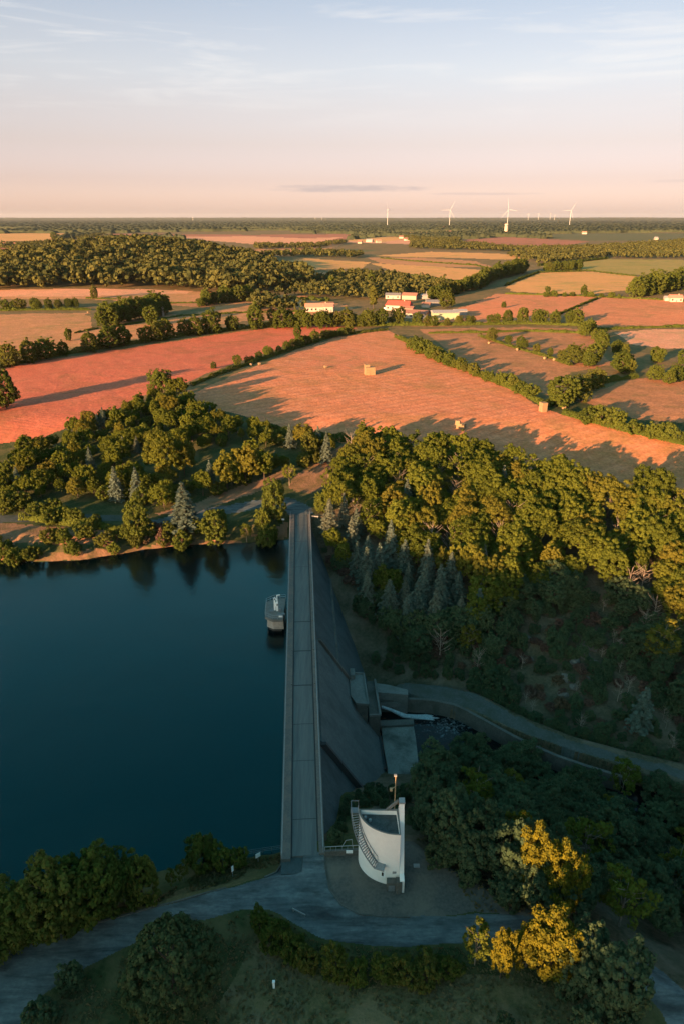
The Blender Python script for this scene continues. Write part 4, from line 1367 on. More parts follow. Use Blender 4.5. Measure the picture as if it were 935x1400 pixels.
def build_templates():
    for i in range(7):
        rx = [3.7, 4.4, 3.0, 4.0, 4.8, 3.3, 3.9][i]
        template('wood', crown_cloud(100 + i, rx, 3.9, 5.7, 270, 50, 0.25, clump=(0.08, 0.21), up=0.45, lump=0.26, jitter=0.5), trunk_mb(100 + i, 10, 0.22), 'leaf_wood')
    for i in range(4):
        template('valley', crown_cloud(140 + i, [3.6, 4.1, 3.3, 3.9][i], 4.2, 5.4, 270, 50, 0.25, clump=(0.08, 0.21), lump=0.26, low=-0.7, jitter=0.5), trunk_mb(140 + i, 10, 0.2), 'leaf_valley')
    for i in range(3):
        template('gold', crown_cloud(160 + i, [3.0, 3.4, 2.7][i], 4.4, 5.4, 170, 84, 0.22, lump=0.32, clump=(0.13, 0.27), low=-0.75, jitter=0.9), trunk_mb(160 + i, 10, 0.18), 'leaf_sunlit_gold')
    for i in range(5):
        template('field', crown_cloud(180 + i, [4.1, 3.8, 4.5, 3.5, 4.0][i], 4.7, 5.0, 270, 44, 0.28, clump=(0.08, 0.21), lump=0.25, low=-0.9, jitter=0.5), trunk_mb(180 + i, 10, 0.28), 'leaf_hedge')
    for i in range(2):
        template('poplar', crown_cloud(200 + i, 1.5, 4.6, 5.4, 70, 46, 0.42, clump=(0.35, 0.6), lump=0.15, low=-0.98), trunk_mb(200 + i, 10, 0.2, 4, 0.8), 'leaf_hedge')
    for i in range(4):
        template('conifer', conifer_cloud(220 + i, 10.0, [2.5, 2.9, 2.3, 2.7][i]), trunk_mb(220 + i, 10, 0.17, 0, top=0.97), 'leaf_conifer')
    for i in range(4):
        template('bush', crown_cloud(240 + i, [5.5, 6.2, 5.0, 5.8][i], 4.8, 4.4, 170, 40, 0.48, clump=(0.10, 0.22), low=-0.85, lump=0.3, jitter=0.5), trunk_mb(240 + i, 7, 0.25, 5, 2.5, 0.8, .1), 'leaf_hedge')
    for i in range(3):
        template('valley_bush', crown_cloud(260 + i, [5.2, 6.0, 4.8][i], 4.8, 4.4, 170, 40, 0.48, clump=(0.10, 0.22), low=-0.85, lump=0.3, jitter=0.5), trunk_mb(260 + i, 7, 0.25, 5, 2.5, 0.8, .1), 'leaf_valley')
    for i in range(3):
        template('heather', crown_cloud(270 + i, [6.5, 7.5, 6.0][i], 4.2, 4.4, 50, 46, 1.0, clump=(0.18, 0.34), low=-0.8, lump=0.3), trunk_mb(270 + i, 6, 0.3, 4, 2.5, 0.8, .1), 'leaf_heather')
    # round pine of upright tufts
    template('pine', crown_cloud(290, 4.9, 4.4, 5.2, 420, 46, 0.22, clump=(0.08, 0.13), low=-0.62, lump=0.10, up=1.2, jitter=0.4, inner=0.75), trunk_mb(290, 10, 0.3), 'leaf_pine')
    # bare dying trees: pale trunk and branches only
    for i in range(3):
        g = random.Random(300 + i)
        mb = trunk_mb(300 + i, 10, 0.15, 8, 2.6, 0.95, 0.25)
        for k in range(26):
            z = g.uniform(3, 8.6); a = g.uniform(0, 6.28); L = g.uniform(0.8, 2.2)
            r0 = g.uniform(0.2, 1.6)
            p0 = Vector((math.cos(a) * r0, math.sin(a) * r0, z))
            mb.tube([p0, p0 + Vector((math.cos(a + .5) * L * .6, math.sin(a + .5) * L * .6, L * .5)), p0 + Vector((math.cos(a + .3) * L, math.sin(a + .3) * L, L * 1.1))], [0.055, 0.04, 0.015], 4)
        template('bare', None, mb, None, 'pale_bark')
    for i in range(2):
        g = random.Random(320 + i)
        template('thin', crown_cloud(320 + i, 3.0, 4.0, 5.8, 80, 30, 0.28, lump=0.35, clump=(0.14, 0.26)), trunk_mb(320 + i, 10, 0.16, 9, 2.8, 0.9, .2), 'leaf_wood', 'pale_bark')


build_templates()
NAME = {'wood': 'broadleaf_tree', 'valley': 'valley_tree', 'gold': 'sunlit_gold_tree', 'field': 'hedgerow_tree', 'poplar': 'poplar_tree', 'conifer': 'conifer_tree',
        'bush': 'bush', 'valley_bush': 'bush', 'heather': 'shrub', 'pine': 'pine_tree', 'bare': 'bare_tree', 'thin': 'broadleaf_tree'}
CAT = {'bush': 'bush', 'valley_bush': 'bush', 'heather': 'shrub'}
TR = random.Random(77)


def plant(kind, X, Y, h, label, group=None, wide=1.0, z=None, variant=None):
    """one tree: an empty at its foot with its crown and trunk"""
    cm, tm = TEMPL[kind][(TR.randrange(len(TEMPL[kind])) if variant is None else variant)]
    z = hz(X, Y) if z is None else z
    o = empty(NAME[kind], (X, Y, z), TR.uniform(0, 6.283), label, CAT.get(kind, 'tree'), group)
    s = h / 10.0
    o.scale = (s * wide, s * wide * TR.uniform(0.92, 1.08), s)
    if tm is not None:
        c = bpy.data.objects.new('trunk', tm); COL.objects.link(c); c.parent = o
    if cm is not None:
        c = bpy.data.objects.new('crown', cm); COL.objects.link(c); c.parent = o
    return o


def px_scale(x, y, X, Y, z):
    """photo pixels per metre of height at a point"""
    zc = Y * CP + (CAM_Z - z) * SP
    v = (y - CY) / F
    return F / zc * (CP - v * SP)


def plant_px(kind, x, y, hpx, label, group=None, wide=1.0, z0=0.0, variant=None):
    X, Y, Z = [float(v[0]) for v in ground_at(x, y, z0)]
    # hpx spans the whole crown as seen from above: from its top to its near lower edge
    v = (y - hpx * 0.4 - CY) / F
    dep = PITCH + math.atan(v)
    cd, sd = math.cos(dep), math.sin(dep)
    semi = math.hypot(0.42 * cd, 0.39 * wide * sd)
    top, low = 0.57 * cd + semi, min(0.0, 0.57 * cd - semi)
    k = F * math.sqrt(1 + v * v) / (Y * CP + (CAM_Z - Z) * SP)
    h = hpx / ((top - low) * k)
    if low < -0.02:
        X, Y, Z = [float(q[0]) for q in ground_at(x, y + low * h * k, z0)]
    return plant(kind, X, Y, h, label, group, wide, Z, variant)


def scatter(poly, gap, seed, holes=()):
    """jittered spots inside a ground polygon, at least about gap apart"""
    g = np.random.default_rng(seed)
    a, b = poly.min(0), poly.max(0)
    cand = g.uniform(a, b, (int((b - a).prod() / gap ** 2 * 14) + 60, 2))
    m = inside(poly, cand[:, 0], cand[:, 1])
    for hpoly in holes:
        m &= ~inside(hpoly, cand[:, 0], cand[:, 1])
    cand = cand[m]
    keep = []
    grid = {}
    for p in cand:
        k = (int(p[0] // gap), int(p[1] // gap))
        ok = True
        for i in (-1, 0, 1):
            for j in (-1, 0, 1):
                for q in grid.get((k[0] + i, k[1] + j), ()):
                    if (p[0] - q[0]) ** 2 + (p[1] - q[1]) ** 2 < gap * gap:
                        ok = False
        if ok:
            grid.setdefault(k, []).append(p); keep.append(p)
    return keep


WOOD_R = gpoly([(462, 690), (466, 640), (482, 618), (600, 634), (700, 652), (800, 686), (880, 694), (1010, 704), (1010, 905), (930, 880), (860, 825), (790, 800), (740, 800), (690, 835), (650, 865), (600, 870), (560, 848), (500, 790), (468, 740)])
CONI = gpoly([(447, 730), (470, 715), (520, 740), (580, 790), (660, 815), (660, 860), (600, 880), (540, 868), (490, 820), (455, 765)])
LOWER = gpoly([(520, 872), (560, 850), (600, 870), (650, 865), (690, 835), (740, 800), (790, 800), (800, 822), (760, 838), (720, 850), (690, 885), (672, 925), (640, 922), (590, 905), (550, 895)], -6)
LOWER2 = gpoly([(836, 812), (860, 825), (930, 880), (1010, 905), (1010, 1010), (945, 985), (905, 945), (872, 905), (850, 860)], -6)
VALLEY = gpoly([(586, 1075), (640, 1040), (720, 1062), (800, 1085), (880, 1098), (1010, 1120), (1010, 1350), (930, 1290), (850, 1272), (790, 1252), (740, 1228), (680, 1202), (630, 1168), (590, 1130)], -12)
WOOD_L = gpoly([(-70, 664), (0, 640), (60, 618), (110, 592), (165, 570), (215, 548), (262, 556), (300, 578), (345, 590), (400, 606), (462, 618), (440, 634), (395, 644), (330, 668), (260, 690), (210, 702), (90, 700), (-70, 704)])
CLEAR2 = gpoly([(330, 612), (395, 612), (440, 625), (400, 642), (350, 640)]); CLEAR3 = gpoly([(-70, 690), (150, 682), (215, 690), (205, 704), (-70, 706)]); CLEAR4 = gpoly([(150, 655), (175, 610), (205, 606), (215, 650), (190, 672)])
CLEAR = gpoly(CLEARING); TRK3 = gpoly(SAND3)


def in_list(poly, p):
    return bool(inside(poly, np.array([p[0]]), np.array([p[1]]))[0])


def build_woods():
    g = random.Random(5)
    for p in scatter(WOOD_R, 4.9, 1, [CONI]):
        t = g.random()
        x, y = float(p[0]), float(p[1])
        low = hz(x, y) < -4.5
        if t < 0.06 or (low and t < 0.13):
            plant('bare', x, y, g.uniform(8, 11), 'leafless tree with pale bare branches in the wood right of the dam', 'bare trees of the right wood')
        elif t < 0.10:
            plant('conifer', x, y, g.uniform(9, 12.5), 'lone blue grey conifer among broadleaf trees right of the dam', 'conifers of the right wood')
        elif t < 0.18:
            plant('thin', x, y, g.uniform(9, 12), 'broadleaf tree with a thin crown in the wood right of the dam', 'thin trees of the right wood')
        else:
            plant('wood', x, y, g.uniform(7.5, 13.2), 'broadleaf tree on the shaded lower edge of the right wood' if low else 'broadleaf tree in the sunlit wood right of the dam',
                  'lower trees of the right wood' if low else 'trees of the right wood', g.uniform(0.8, 1.2))
    for p in scatter(CONI, 4.3, 2):
        if g.random() < 0.8:
            plant('conifer', float(p[0]), float(p[1]), g.uniform(8.5, 13), 'blue grey conifer in the stand beside the dam', 'conifers beside the dam', g.uniform(0.9, 1.2))
        else:
            plant('wood', float(p[0]), float(p[1]), g.uniform(7, 9), 'broadleaf tree between the conifers beside the dam', 'broadleaf trees among the conifers')
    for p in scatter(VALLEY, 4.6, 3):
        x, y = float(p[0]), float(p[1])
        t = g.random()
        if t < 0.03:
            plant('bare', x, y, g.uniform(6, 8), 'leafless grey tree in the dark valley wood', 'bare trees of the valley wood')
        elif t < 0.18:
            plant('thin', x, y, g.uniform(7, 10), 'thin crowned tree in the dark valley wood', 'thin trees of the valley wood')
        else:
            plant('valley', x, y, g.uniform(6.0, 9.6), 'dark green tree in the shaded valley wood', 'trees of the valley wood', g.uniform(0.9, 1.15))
    for p in scatter(WOOD_L, 4.5, 4, [CLEAR, CLEAR2, CLEAR3, TRK3]):
        x, y = float(p[0]), float(p[1])
        t = g.random()
        if t < 0.06:
            plant('conifer', x, y, g.uniform(6, 9), 'conifer standing in the wood left of the dam', 'conifers of the left wood')
        elif t < 0.30:
            plant('bush', x, y, g.uniform(3.5, 5.5), 'rounded bush in the wood left of the dam', 'bushes of the left wood')
        else:
            plant('wood', x, y, g.uniform(4.8, 8.6), 'broadleaf tree in the wood left of the dam', 'trees of the left wood', g.uniform(0.9, 1.15))
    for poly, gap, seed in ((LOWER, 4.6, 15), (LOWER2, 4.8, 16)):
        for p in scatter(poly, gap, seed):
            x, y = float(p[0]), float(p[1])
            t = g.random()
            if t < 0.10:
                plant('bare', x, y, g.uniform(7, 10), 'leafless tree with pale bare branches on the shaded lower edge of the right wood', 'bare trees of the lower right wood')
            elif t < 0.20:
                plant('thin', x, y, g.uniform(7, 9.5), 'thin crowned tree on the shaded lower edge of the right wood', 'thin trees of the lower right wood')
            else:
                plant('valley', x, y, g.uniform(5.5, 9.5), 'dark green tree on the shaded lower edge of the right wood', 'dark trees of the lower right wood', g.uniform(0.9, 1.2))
    # undergrowth on the hillside
    hill = gpoly([(440, 750), (470, 800), (520, 872), (600, 905), (640, 925), (690, 958), (760, 990), (850, 1018), (1000, 1050), (1000, 920), (900, 880), (860, 830), (760, 800), (690, 830), (640, 868), (560, 850), (500, 800)], -8)
    for p in scatter(hill, 2.35, 6):
        x, y = float(p[0]), float(p[1])
        t = g.random()
        if segdist(PATH, np.array([x]), np.array([y]))[0] < 5.0:
            continue
        if t < 0.50:
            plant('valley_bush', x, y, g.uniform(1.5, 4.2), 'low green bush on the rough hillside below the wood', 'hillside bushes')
        elif t < 0.60:
            plant('bare', x, y, g.uniform(3, 5.5), 'small leafless tree on the rough hillside', 'bare trees on the hillside')
        elif t < 0.88:
            plant('heather', x, y, g.uniform(1.0, 2.3), 'brown shrub on the rough hillside below the wood', 'hillside shrubs')
    foot = gpoly([(500, 905), (560, 925), (640, 932), (690, 960), (650, 940), (600, 905), (540, 885)], -14)
    for p in scatter(foot, 2.0, 8):
        plant('valley_bush', float(p[0]), float(p[1]), g.uniform(1.4, 2.8), 'dense dark bush above the path at the foot of the hillside', 'bushes above the path')
    line = PATH + np.array([1.6, 4.4])
    for i in range(3, len(line) - 2):
        for k in range(7):
            p = line[i] + (line[i + 1] - line[i]) * (k / 7)
            plant('valley_bush', float(p[0] + g.uniform(-.6, .6)), float(p[1] + g.uniform(-.5, 1.6)), g.uniform(1.2, 2.6), 'dense dark bush above the path at the foot of the hillside', 'bushes above the path')
    slope = gpoly([(446, 1150), (470, 1105), (500, 1078), (560, 1078), (575, 1100), (580, 1140), (560, 1130), (500, 1100), (480, 1120), (455, 1160)], -4)
    for p in scatter(slope, 1.9, 9):
        plant('valley_bush', float(p[0]), float(p[1]), g.uniform(1.0, 2.2), 'low dark bush on the slope behind the white tower', 'bushes behind the white tower')


build_woods()


def build_single_trees():
    L = [  # kind, x, y, height in the photo, width, label
        ('conifer', 255, 724, 66, 1.35, 'broad grey green conifer beside the road left of the dam'),
        ('field', 189, 736, 52, 0.75, 'sunlit yellow green tree on the lake bank left of the broad conifer'),
        ('field', 297, 744, 50, 0.95, 'round sunlit tree at the water edge right of the broad conifer'),
        ('field', 376, 711, 54, 0.62, 'slender tree with a bare trunk beside the far end of the dam'),
        ('bush', 366, 746, 28, 0.9, 'small sunlit bush at the water beside the dam'),
        ('thin', 338, 741, 26, 0.9, 'small pale pinkish tree at the water between two sunlit trees'),
        ('field', 360, 730, 34, 0.7, 'narrow young tree above the water beside the dam'),
        ('conifer', 161, 686, 48, 1.0, 'pointed conifer left of its twin above the shaded lake track'),
        ('conifer', 190, 684, 45, 0.95, 'pointed conifer right of its twin above the shaded lake track'),
        ('conifer', 447, 634, 44, 0.95, 'single grey conifer by the orange earth beside the stubble field'),
        ('field', 424, 628, 36, 0.85, 'round green tree beside the grey conifer near the stubble field'),
        ('thin', 396, 664, 30, 0.8, 'thin young tree on the orange earth above the dam'),
        ('wood', 312, 668, 50, 0.9, 'tall sunlit tree at the right edge of the clearing'),
        ('wood', 337, 664, 56, 1.0, 'large sunlit tree beside the sandy track, by the clearing'),
        ('wood', 362, 660, 44, 0.8, 'bright sunlit tree right of the large one by the sandy track'),
        ('wood', 228, 652, 60, 1.0, 'orange tinged big tree standing in the grassy clearing'),
        ('wood', 253, 650, 44, 1.0, 'lower round tree beside the orange tinged one in the clearing'),
        ('thin', 452, 690, 48, 0.6, 'thin sunlit tree with pale stems at the right corner of the dam'),
        ('field', 440, 700, 26, 0.8, 'small bush like tree right of the far end of the dam'),
        ('pine', 240, 1378, 122, 1.02, 'large round dark pine on the grass mound beside the road'),
        ('field', 22, 1292, 84, 0.9, 'big dark bush like tree at the left edge beside the lake road'),
        ('field', 84, 1276, 106, 0.9, 'tallest dark tree of the clump between lake and road at the left'),
        ('field', 140, 1250, 92, 0.85, 'dark tree right of the tallest one in the lakeside clump'),
        ('field', 112, 1262, 96, 0.85, 'dark broad tree in the middle of the lakeside clump'),
        ('field', 196, 1230, 66, 0.75, 'lower dark tree at the right end of the lakeside clump'),
        ('field', 168, 1238, 70, 0.95, 'low round tree between the taller ones of the lakeside clump'),
        ('field', -25, 1316, 92, 1.0, 'dark tree cut by the left edge of the view beside the road'),
        ('field', 52, 1282, 70, 1.0, 'rounded tree second from the left in the lakeside clump'),
        ('bush', 276, 1184, 42, 0.62, 'dark bush at the water left of the wire fence'),
        ('bush', 303, 1186, 32, 0.75, 'lower dark bush right of the dark bush by the wire fence'),
        ('bush', 326, 1184, 26, 0.8, 'small yellowish bush behind the wire fence'),
        ('thin', 252, 1206, 30, 0.7, 'small thin shrub at the edge of the lake bank left of the signs'),
        ('thin', 236, 1214, 26, 0.7, 'tiny thin shrub right of the lakeside clump'),
        ('bush', 356, 1270, 29, 0.75, 'dark shrub at the upper end of the row beside the barrier'),
        ('bush', 374, 1290, 32, 0.8, 'dark shrub second in the row below the barrier'),
        ('bush', 398, 1308, 34, 0.8, 'dark shrub third in the row below the barrier'),
        ('bush', 420, 1326, 34, 0.75, 'dark shrub at the lower end of the row below the barrier'),
        ('field', 459, 1338, 50, 0.72, 'bright green small tree on the mound beside the road bend'),
        ('bush', 488, 1342, 30, 0.8, 'low dark bush right of the small bright tree'),
        ('field', 522, 1340, 37, 0.9, 'leafy shrub in the middle of the row along the road bend'),
        ('bush', 552, 1342, 34, 0.8, 'round bush right of the leafy shrub along the road bend'),
        ('bush', 582, 1340, 34, 0.85, 'broad bush in the row along the road bend'),
        ('bush', 612, 1334, 27, 0.8, 'low bush left of the small golden tree'),
        ('thin', 648, 1322, 62, 0.8, 'thin grey green tree beside the road left of the small golden tree'),
        ('gold', 683, 1338, 68, 0.55, 'small golden tree lit by the last sun beside the road'),
        ('gold', 718, 1322, 64, 0.7, 'golden tree left of the biggest golden one'),
        ('gold', 750, 1338, 102, 0.9, 'biggest golden tree glowing in the last sun by the road'),
        ('valley', 798, 1350, 92, 0.8, 'dark green tree right of the biggest golden tree'),
        ('valley', 834, 1396, 120, 0.8, 'tall dark green tree beside the road in the lower right corner'),
        ('valley_bush', 775, 1352, 56, 0.7, 'dark bush below the biggest golden tree'),
        ('valley_bush', 846, 1412, 46, 0.7, 'dark bush beside the lower right road'),
        ('valley_bush', 800, 1412, 44, 0.8, 'low bush at the bottom edge right of the mound'),
        ('valley_bush', 690, 1416, 30, 0.8, 'low bush at the bottom edge of the mound'),
        ('valley_bush', 60, 1408, 46, 0.9, 'low bush in the bottom left corner beside the road'),
        ('valley_bush', 100, 1350, 34, 0.8, 'low weedy bush along the inner edge of the road at the left'),
        ('gold', 726, 1226, 96, 0.62, 'golden topped tree right of the white tower'),
        ('gold', 763, 1246, 92, 0.7, 'golden topped tree in front of the valley wood'),
        ('valley', 688, 1208, 96, 0.8, 'green tree at the track side left of the golden topped trees'),
        ('gold', 700, 1196, 84, 0.6, 'slim yellowish tree behind the golden topped trees'),
        ('valley', 655, 1188, 96, 0.75, 'tall green tree beside the sandy track right of the tower'),
        ('valley', 612, 1168, 96, 0.85, 'broad green tree nearest the right side of the white tower'),
        ('valley', 590, 1140, 70, 0.8, 'dark tree behind the right side of the white tower'),
        ('valley', 632, 1190, 70, 0.9, 'lower green tree at the edge of the sandy track'),
        ('valley_bush', 600, 1180, 30, 0.8, 'low bush at the upper end of the sandy track'),
        ('valley_bush', 640, 1205, 32, 0.8, 'low bush halfway along the sandy track'),
        ('valley_bush', 690, 1232, 34, 0.9, 'low bush near the lower end of the sandy track'),
        ('valley', 730, 1244, 60, 0.9, 'low green tree under the golden topped trees'),
        ('conifer', 872, 1000, 66, 1.1, 'single blue grey conifer low on the rough hillside'),
        ('thin', 900, 905, 56, 1.3, 'pale leafed dying tree at the right edge of the hillside'),
        ('field', 765, 556, 44, 1.15, 'largest round tree beside the straw stack on the field edge'),
        ('field', 792, 548, 34, 1.0, 'dark round tree right of the largest one by the straw stack'),
        ('field', 812, 534, 30, 1.0, 'dark tree behind the largest one on the field edge'),
        ('field', 130, 408, 17, 0.85, 'single round tree in the pink meadow below the hill wood'),
        ('field', 95, 466, 18, 0.8, 'single small tree in the left meadow'),
        ('field', 688, 421, 9, 0.9, 'lone small tree in the coral field'),
        ('field', 797, 402, 12, 1.0, 'lone round tree on the edge of the golden field'),
        ('field', 748, 400, 9, 1.1, 'small bush like tree on the edge of the golden field'),
        ('field', 10, 558, 52, 0.8, 'dark tree at the left edge beside the ploughed field'),
        ('field', -18, 562, 50, 0.9, 'dark tree cut by the left edge beside the ploughed field'),
        ('field', 208, 445, 28, 1.1, 'largest tree of the left meadow clump'),
        ('field', 152, 446, 34, 1.1, 'big tree at the left end of the meadow clump'),
        ('field', 222, 540, 34, 1.0, 'round tree standing above the others on the edge of the left wood'),
        ('wood', 245, 548, 32, 1.0, 'second round tree on the upper edge of the left wood'),
        ('field', 407, 464, 20, 0.75, 'taller tree in the hedge between the two big fields'),
        ('field', 75, 328, 11, 1.1, 'lone tree in the far golden field'),
        ('poplar', 510, 422, 33, 1.0, 'tall poplar beside the farm'),
        ('poplar', 453, 396, 20, 1.2, 'tall poplar in the meadow behind the white house'),
        ('poplar', 507, 395, 24, 1.2, 'tall poplar behind the poplar beside the farm'),
        ('field', 610, 421, 26, 1.0, 'big round tree right of the farm sheds'),
        ('field', 437, 389, 16, 1.0, 'round tree left of the far poplar'),
    ]
    for kind, x, y, hp, w, lab in L:
        plant_px(kind, x, y, hp, lab, None, w, 6.0 if y < 700 else -1.0)


build_single_trees()


# ---- rows of trees along the fields, each tree its own object
ROWS = [
    ([(0, 505), (60, 492), (130, 480), (200, 469), (260, 459), (330, 451), (400, 445)], 17, (18, 32), 'field', 'tree in the long row along the top of the ploughed field', 'trees above the ploughed field', 3),
    ([(400, 445), (470, 444), (540, 444), (600, 446)], 11, (8, 17), 'field', 'tree in the row below the white house and the farm', 'trees below the farm', 5),
    ([(375, 449), (430, 448), (480, 447), (520, 445), (548, 443)], 10, (13, 25), 'field', 'tree in the thick row in front of the white house', 'trees in front of the white house', 3),
    ([(600, 446), (660, 443), (720, 442), (800, 444)], 13, (10, 20), 'field', 'tree in the row between coral field and brown pasture', 'trees along the coral field', 2),
    ([(0, 424), (60, 423), (110, 420)], 10, (10, 16), 'field', 'tree in the row below the pink meadow at the left', 'trees below the pink meadow', 3),
    ([(140, 446), (170, 440), (200, 436), (228, 428)], 9, (20, 30), 'field', 'tree in the clump on the left meadow', 'trees of the meadow clump', 5),
    ([(270, 420), (300, 415), (330, 412), (345, 408)], 10, (12, 22), 'field', 'tree in the group at the right end of the pink meadow', 'trees at the end of the pink meadow', 5),
    ([(668, 465), (700, 472), (740, 485), (775, 496)], 14, (10, 20), 'field', 'tree in the row crossing the brown pastures', 'trees across the pastures', 2),
    ([(780, 500), (800, 498), (830, 505), (860, 510), (900, 518), (950, 526)], 9, (18, 30), 'field', 'tree in the thick belt right of the pastures', 'trees of the right belt', 10),
    ([(800, 455), (815, 470), (840, 482), (870, 490), (940, 500)], 13, (12, 22), 'field', 'tree in the upper part of the right belt', 'trees of the upper right belt', 8),
    ([(865, 406), (885, 402), (905, 398), (930, 395)], 9, (16, 30), 'field', 'tree in the clump beside the golden field at the right edge', 'trees of the right clump', 6),
    ([(740, 406), (790, 405), (850, 408)], 10, (5, 9), 'bush', 'low bush on the edge between golden and coral fields', 'bushes of the golden field edge', 2),
    ([(590, 410), (620, 402), (650, 395), (668, 385), (690, 378), (715, 372)], 9, (12, 20), 'field', 'tree in the band between the golden fields', 'trees between the golden fields', 5),
    ([(745, 371), (770, 370), (795, 368)], 8, (9, 13), 'field', 'tree in the dark copse on the golden field', 'trees of the dark copse', 3),
    ([(280, 505), (330, 500), (380, 484), (430, 468), (480, 456)], 11, (8, 17), 'field', 'small tree in the hedge between stubble and ploughed field', 'hedge trees of the stubble field', 2),
    ([(560, 474), (600, 494), (640, 510), (690, 528), (730, 545)], 6, (9, 19), 'bush', 'bush in the hedge along the right side of the stubble field', 'hedge bushes of the stubble field', 2),
    ([(800, 575), (850, 588), (900, 600), (950, 612)], 6, (13, 25), 'bush', 'bush in the hedge at the lower right of the stubble field', 'bushes at the lower stubble edge', 2),
    ([(-20, 765), (30, 758), (80, 752), (130, 748), (180, 744), (230, 742), (280, 740)], 3.2, (16, 25), 'bush', 'sunlit bush on the shore of the lake', 'bushes along the lake shore', 3),
    ([(-20, 700), (40, 702), (90, 712), (140, 722)], 4.5, (18, 27), 'bush', 'green bush in the row above the dry bank by the lake', 'bushes above the dry bank', 5),
    ([(150, 738), (200, 738), (250, 736), (270, 735)], 3.5, (9, 14), 'heather', 'purple brown shrub on the lake bank', 'shrubs on the lake bank', 4),
    ([(345, 590), (390, 602), (430, 604), (470, 606)], 9, (10, 18), 'bush', 'bush in the hedge under the stubble field', 'bushes under the stubble field', 3),
]


def grass_tufts(poly, n, h, seed, label, mat='leaf_grass'):
    g = np.random.default_rng(seed)
    w = gpoly(poly, 0)
    a, b = w.min(0), w.max(0)
    p = g.uniform(a, b, (n, 2))
    p = p[inside(w, p[:, 0], p[:, 1])]
    p = p[fbm(p[:, 0] / 3, p[:, 1] / 3, seed) > -0.25]
    for road in (ROAD1, APRON):
        p = p[~inside(gpoly(road, 0), p[:, 0], p[:, 1])]
    z = height(p[:, 0], p[:, 1])
    hh = h * g.uniform(0.4, 1.3, len(p))
    a = g.uniform(0, 6.28, len(p))
    dx, dy = np.cos(a) * hh * 0.5, np.sin(a) * hh * 0.5
    lx, ly = g.normal(0, 0.3, len(p)) * hh, g.normal(0, 0.3, len(p)) * hh
    v = np.stack([np.stack([p[:, 0] - dx, p[:, 1] - dy, z - 0.03], 1), np.stack([p[:, 0] + dx, p[:, 1] + dy, z - 0.03], 1),
                  np.stack([p[:, 0] + dx * 1.3 + lx, p[:, 1] + dy * 1.3 + ly, z + hh], 1), np.stack([p[:, 0] - dx * 1.2 + lx, p[:, 1] - dy * 1.2 + ly, z + hh * 0.8], 1)], 1).reshape(-1, 3)
    t = np.repeat(np.clip(0.5 + 0.7 * fbm(p[:, 0] / 4, p[:, 1] / 4, seed + 5) + g.normal(0, .15, len(p)), 0, 1), 4)
    o = link('grass_tufts', np_mesh('grass_tufts', v, np.arange(len(v)).reshape(-1, 4), False, t), M[mat])
    tag(o, label, 'grass', None, 'stuff')


M['leaf_grass'] = foliage_mat('leaf_grass', (0.060, 0.072, 0.026), (0.190, 0.140, 0.072), (0.1, 0.08, 0.02), 0.35, 0.0)
grass_tufts([(40, 1400), (110, 1340), (160, 1312), (240, 1275), (330, 1250), (370, 1250), (440, 1290), (560, 1300), (700, 1288), (800, 1310), (880, 1360), (920, 1430), (0, 1430)], 15000, 0.20, 7, 'rough grass on the mound inside the road bend')
grass_tufts([(200, 1238), (300, 1180), (384, 1168), (384, 1180), (280, 1216)], 3000, 0.3, 8, 'dry grass on the verge between road and lake')
grass_tufts([(640, 1250), (620, 1200), (570, 1150), (600, 1140), (700, 1190), (760, 1250), (740, 1256), (690, 1246)], 1500, 0.3, 9, 'weeds along the sandy track beside the valley wood')


def along(pts, gap_px_world, seed, spread, z0=6.0):
    g = random.Random(seed)
    w = gpoly(pts, z0)
    out = []
    for a, b in zip(w[:-1], w[1:]):
        L = float(np.linalg.norm(b - a))
        n = max(1, int(L / gap_px_world))
        for k in range(n):
            p = a + (b - a) * ((k + g.uniform(0.1, 0.9)) / n)
            out.append((float(p[0] + g.uniform(-1, 1) * spread * 0.4), float(p[1] + g.uniform(-1, 1) * spread)))
    return out


def build_rows():
    for i, (pts, gap, hr, kind, lab, grp, spread) in enumerate(ROWS):
        g = random.Random(900 + i)
        for X, Y in along(pts, gap * (0.62 if kind == 'field' else 0.8), 50 + i, spread, 6.0 if pts[0][1] < 720 else -2):
            z = hz(X, Y)
            zc = Y * CP + (CAM_Z - z) * SP
            h = g.uniform(*hr) * zc / F / 0.98
            plant(kind, X, Y, h, lab, grp, g.uniform(0.9, 1.25) if kind == 'field' else g.uniform(0.8, 1.1), z)


build_rows()


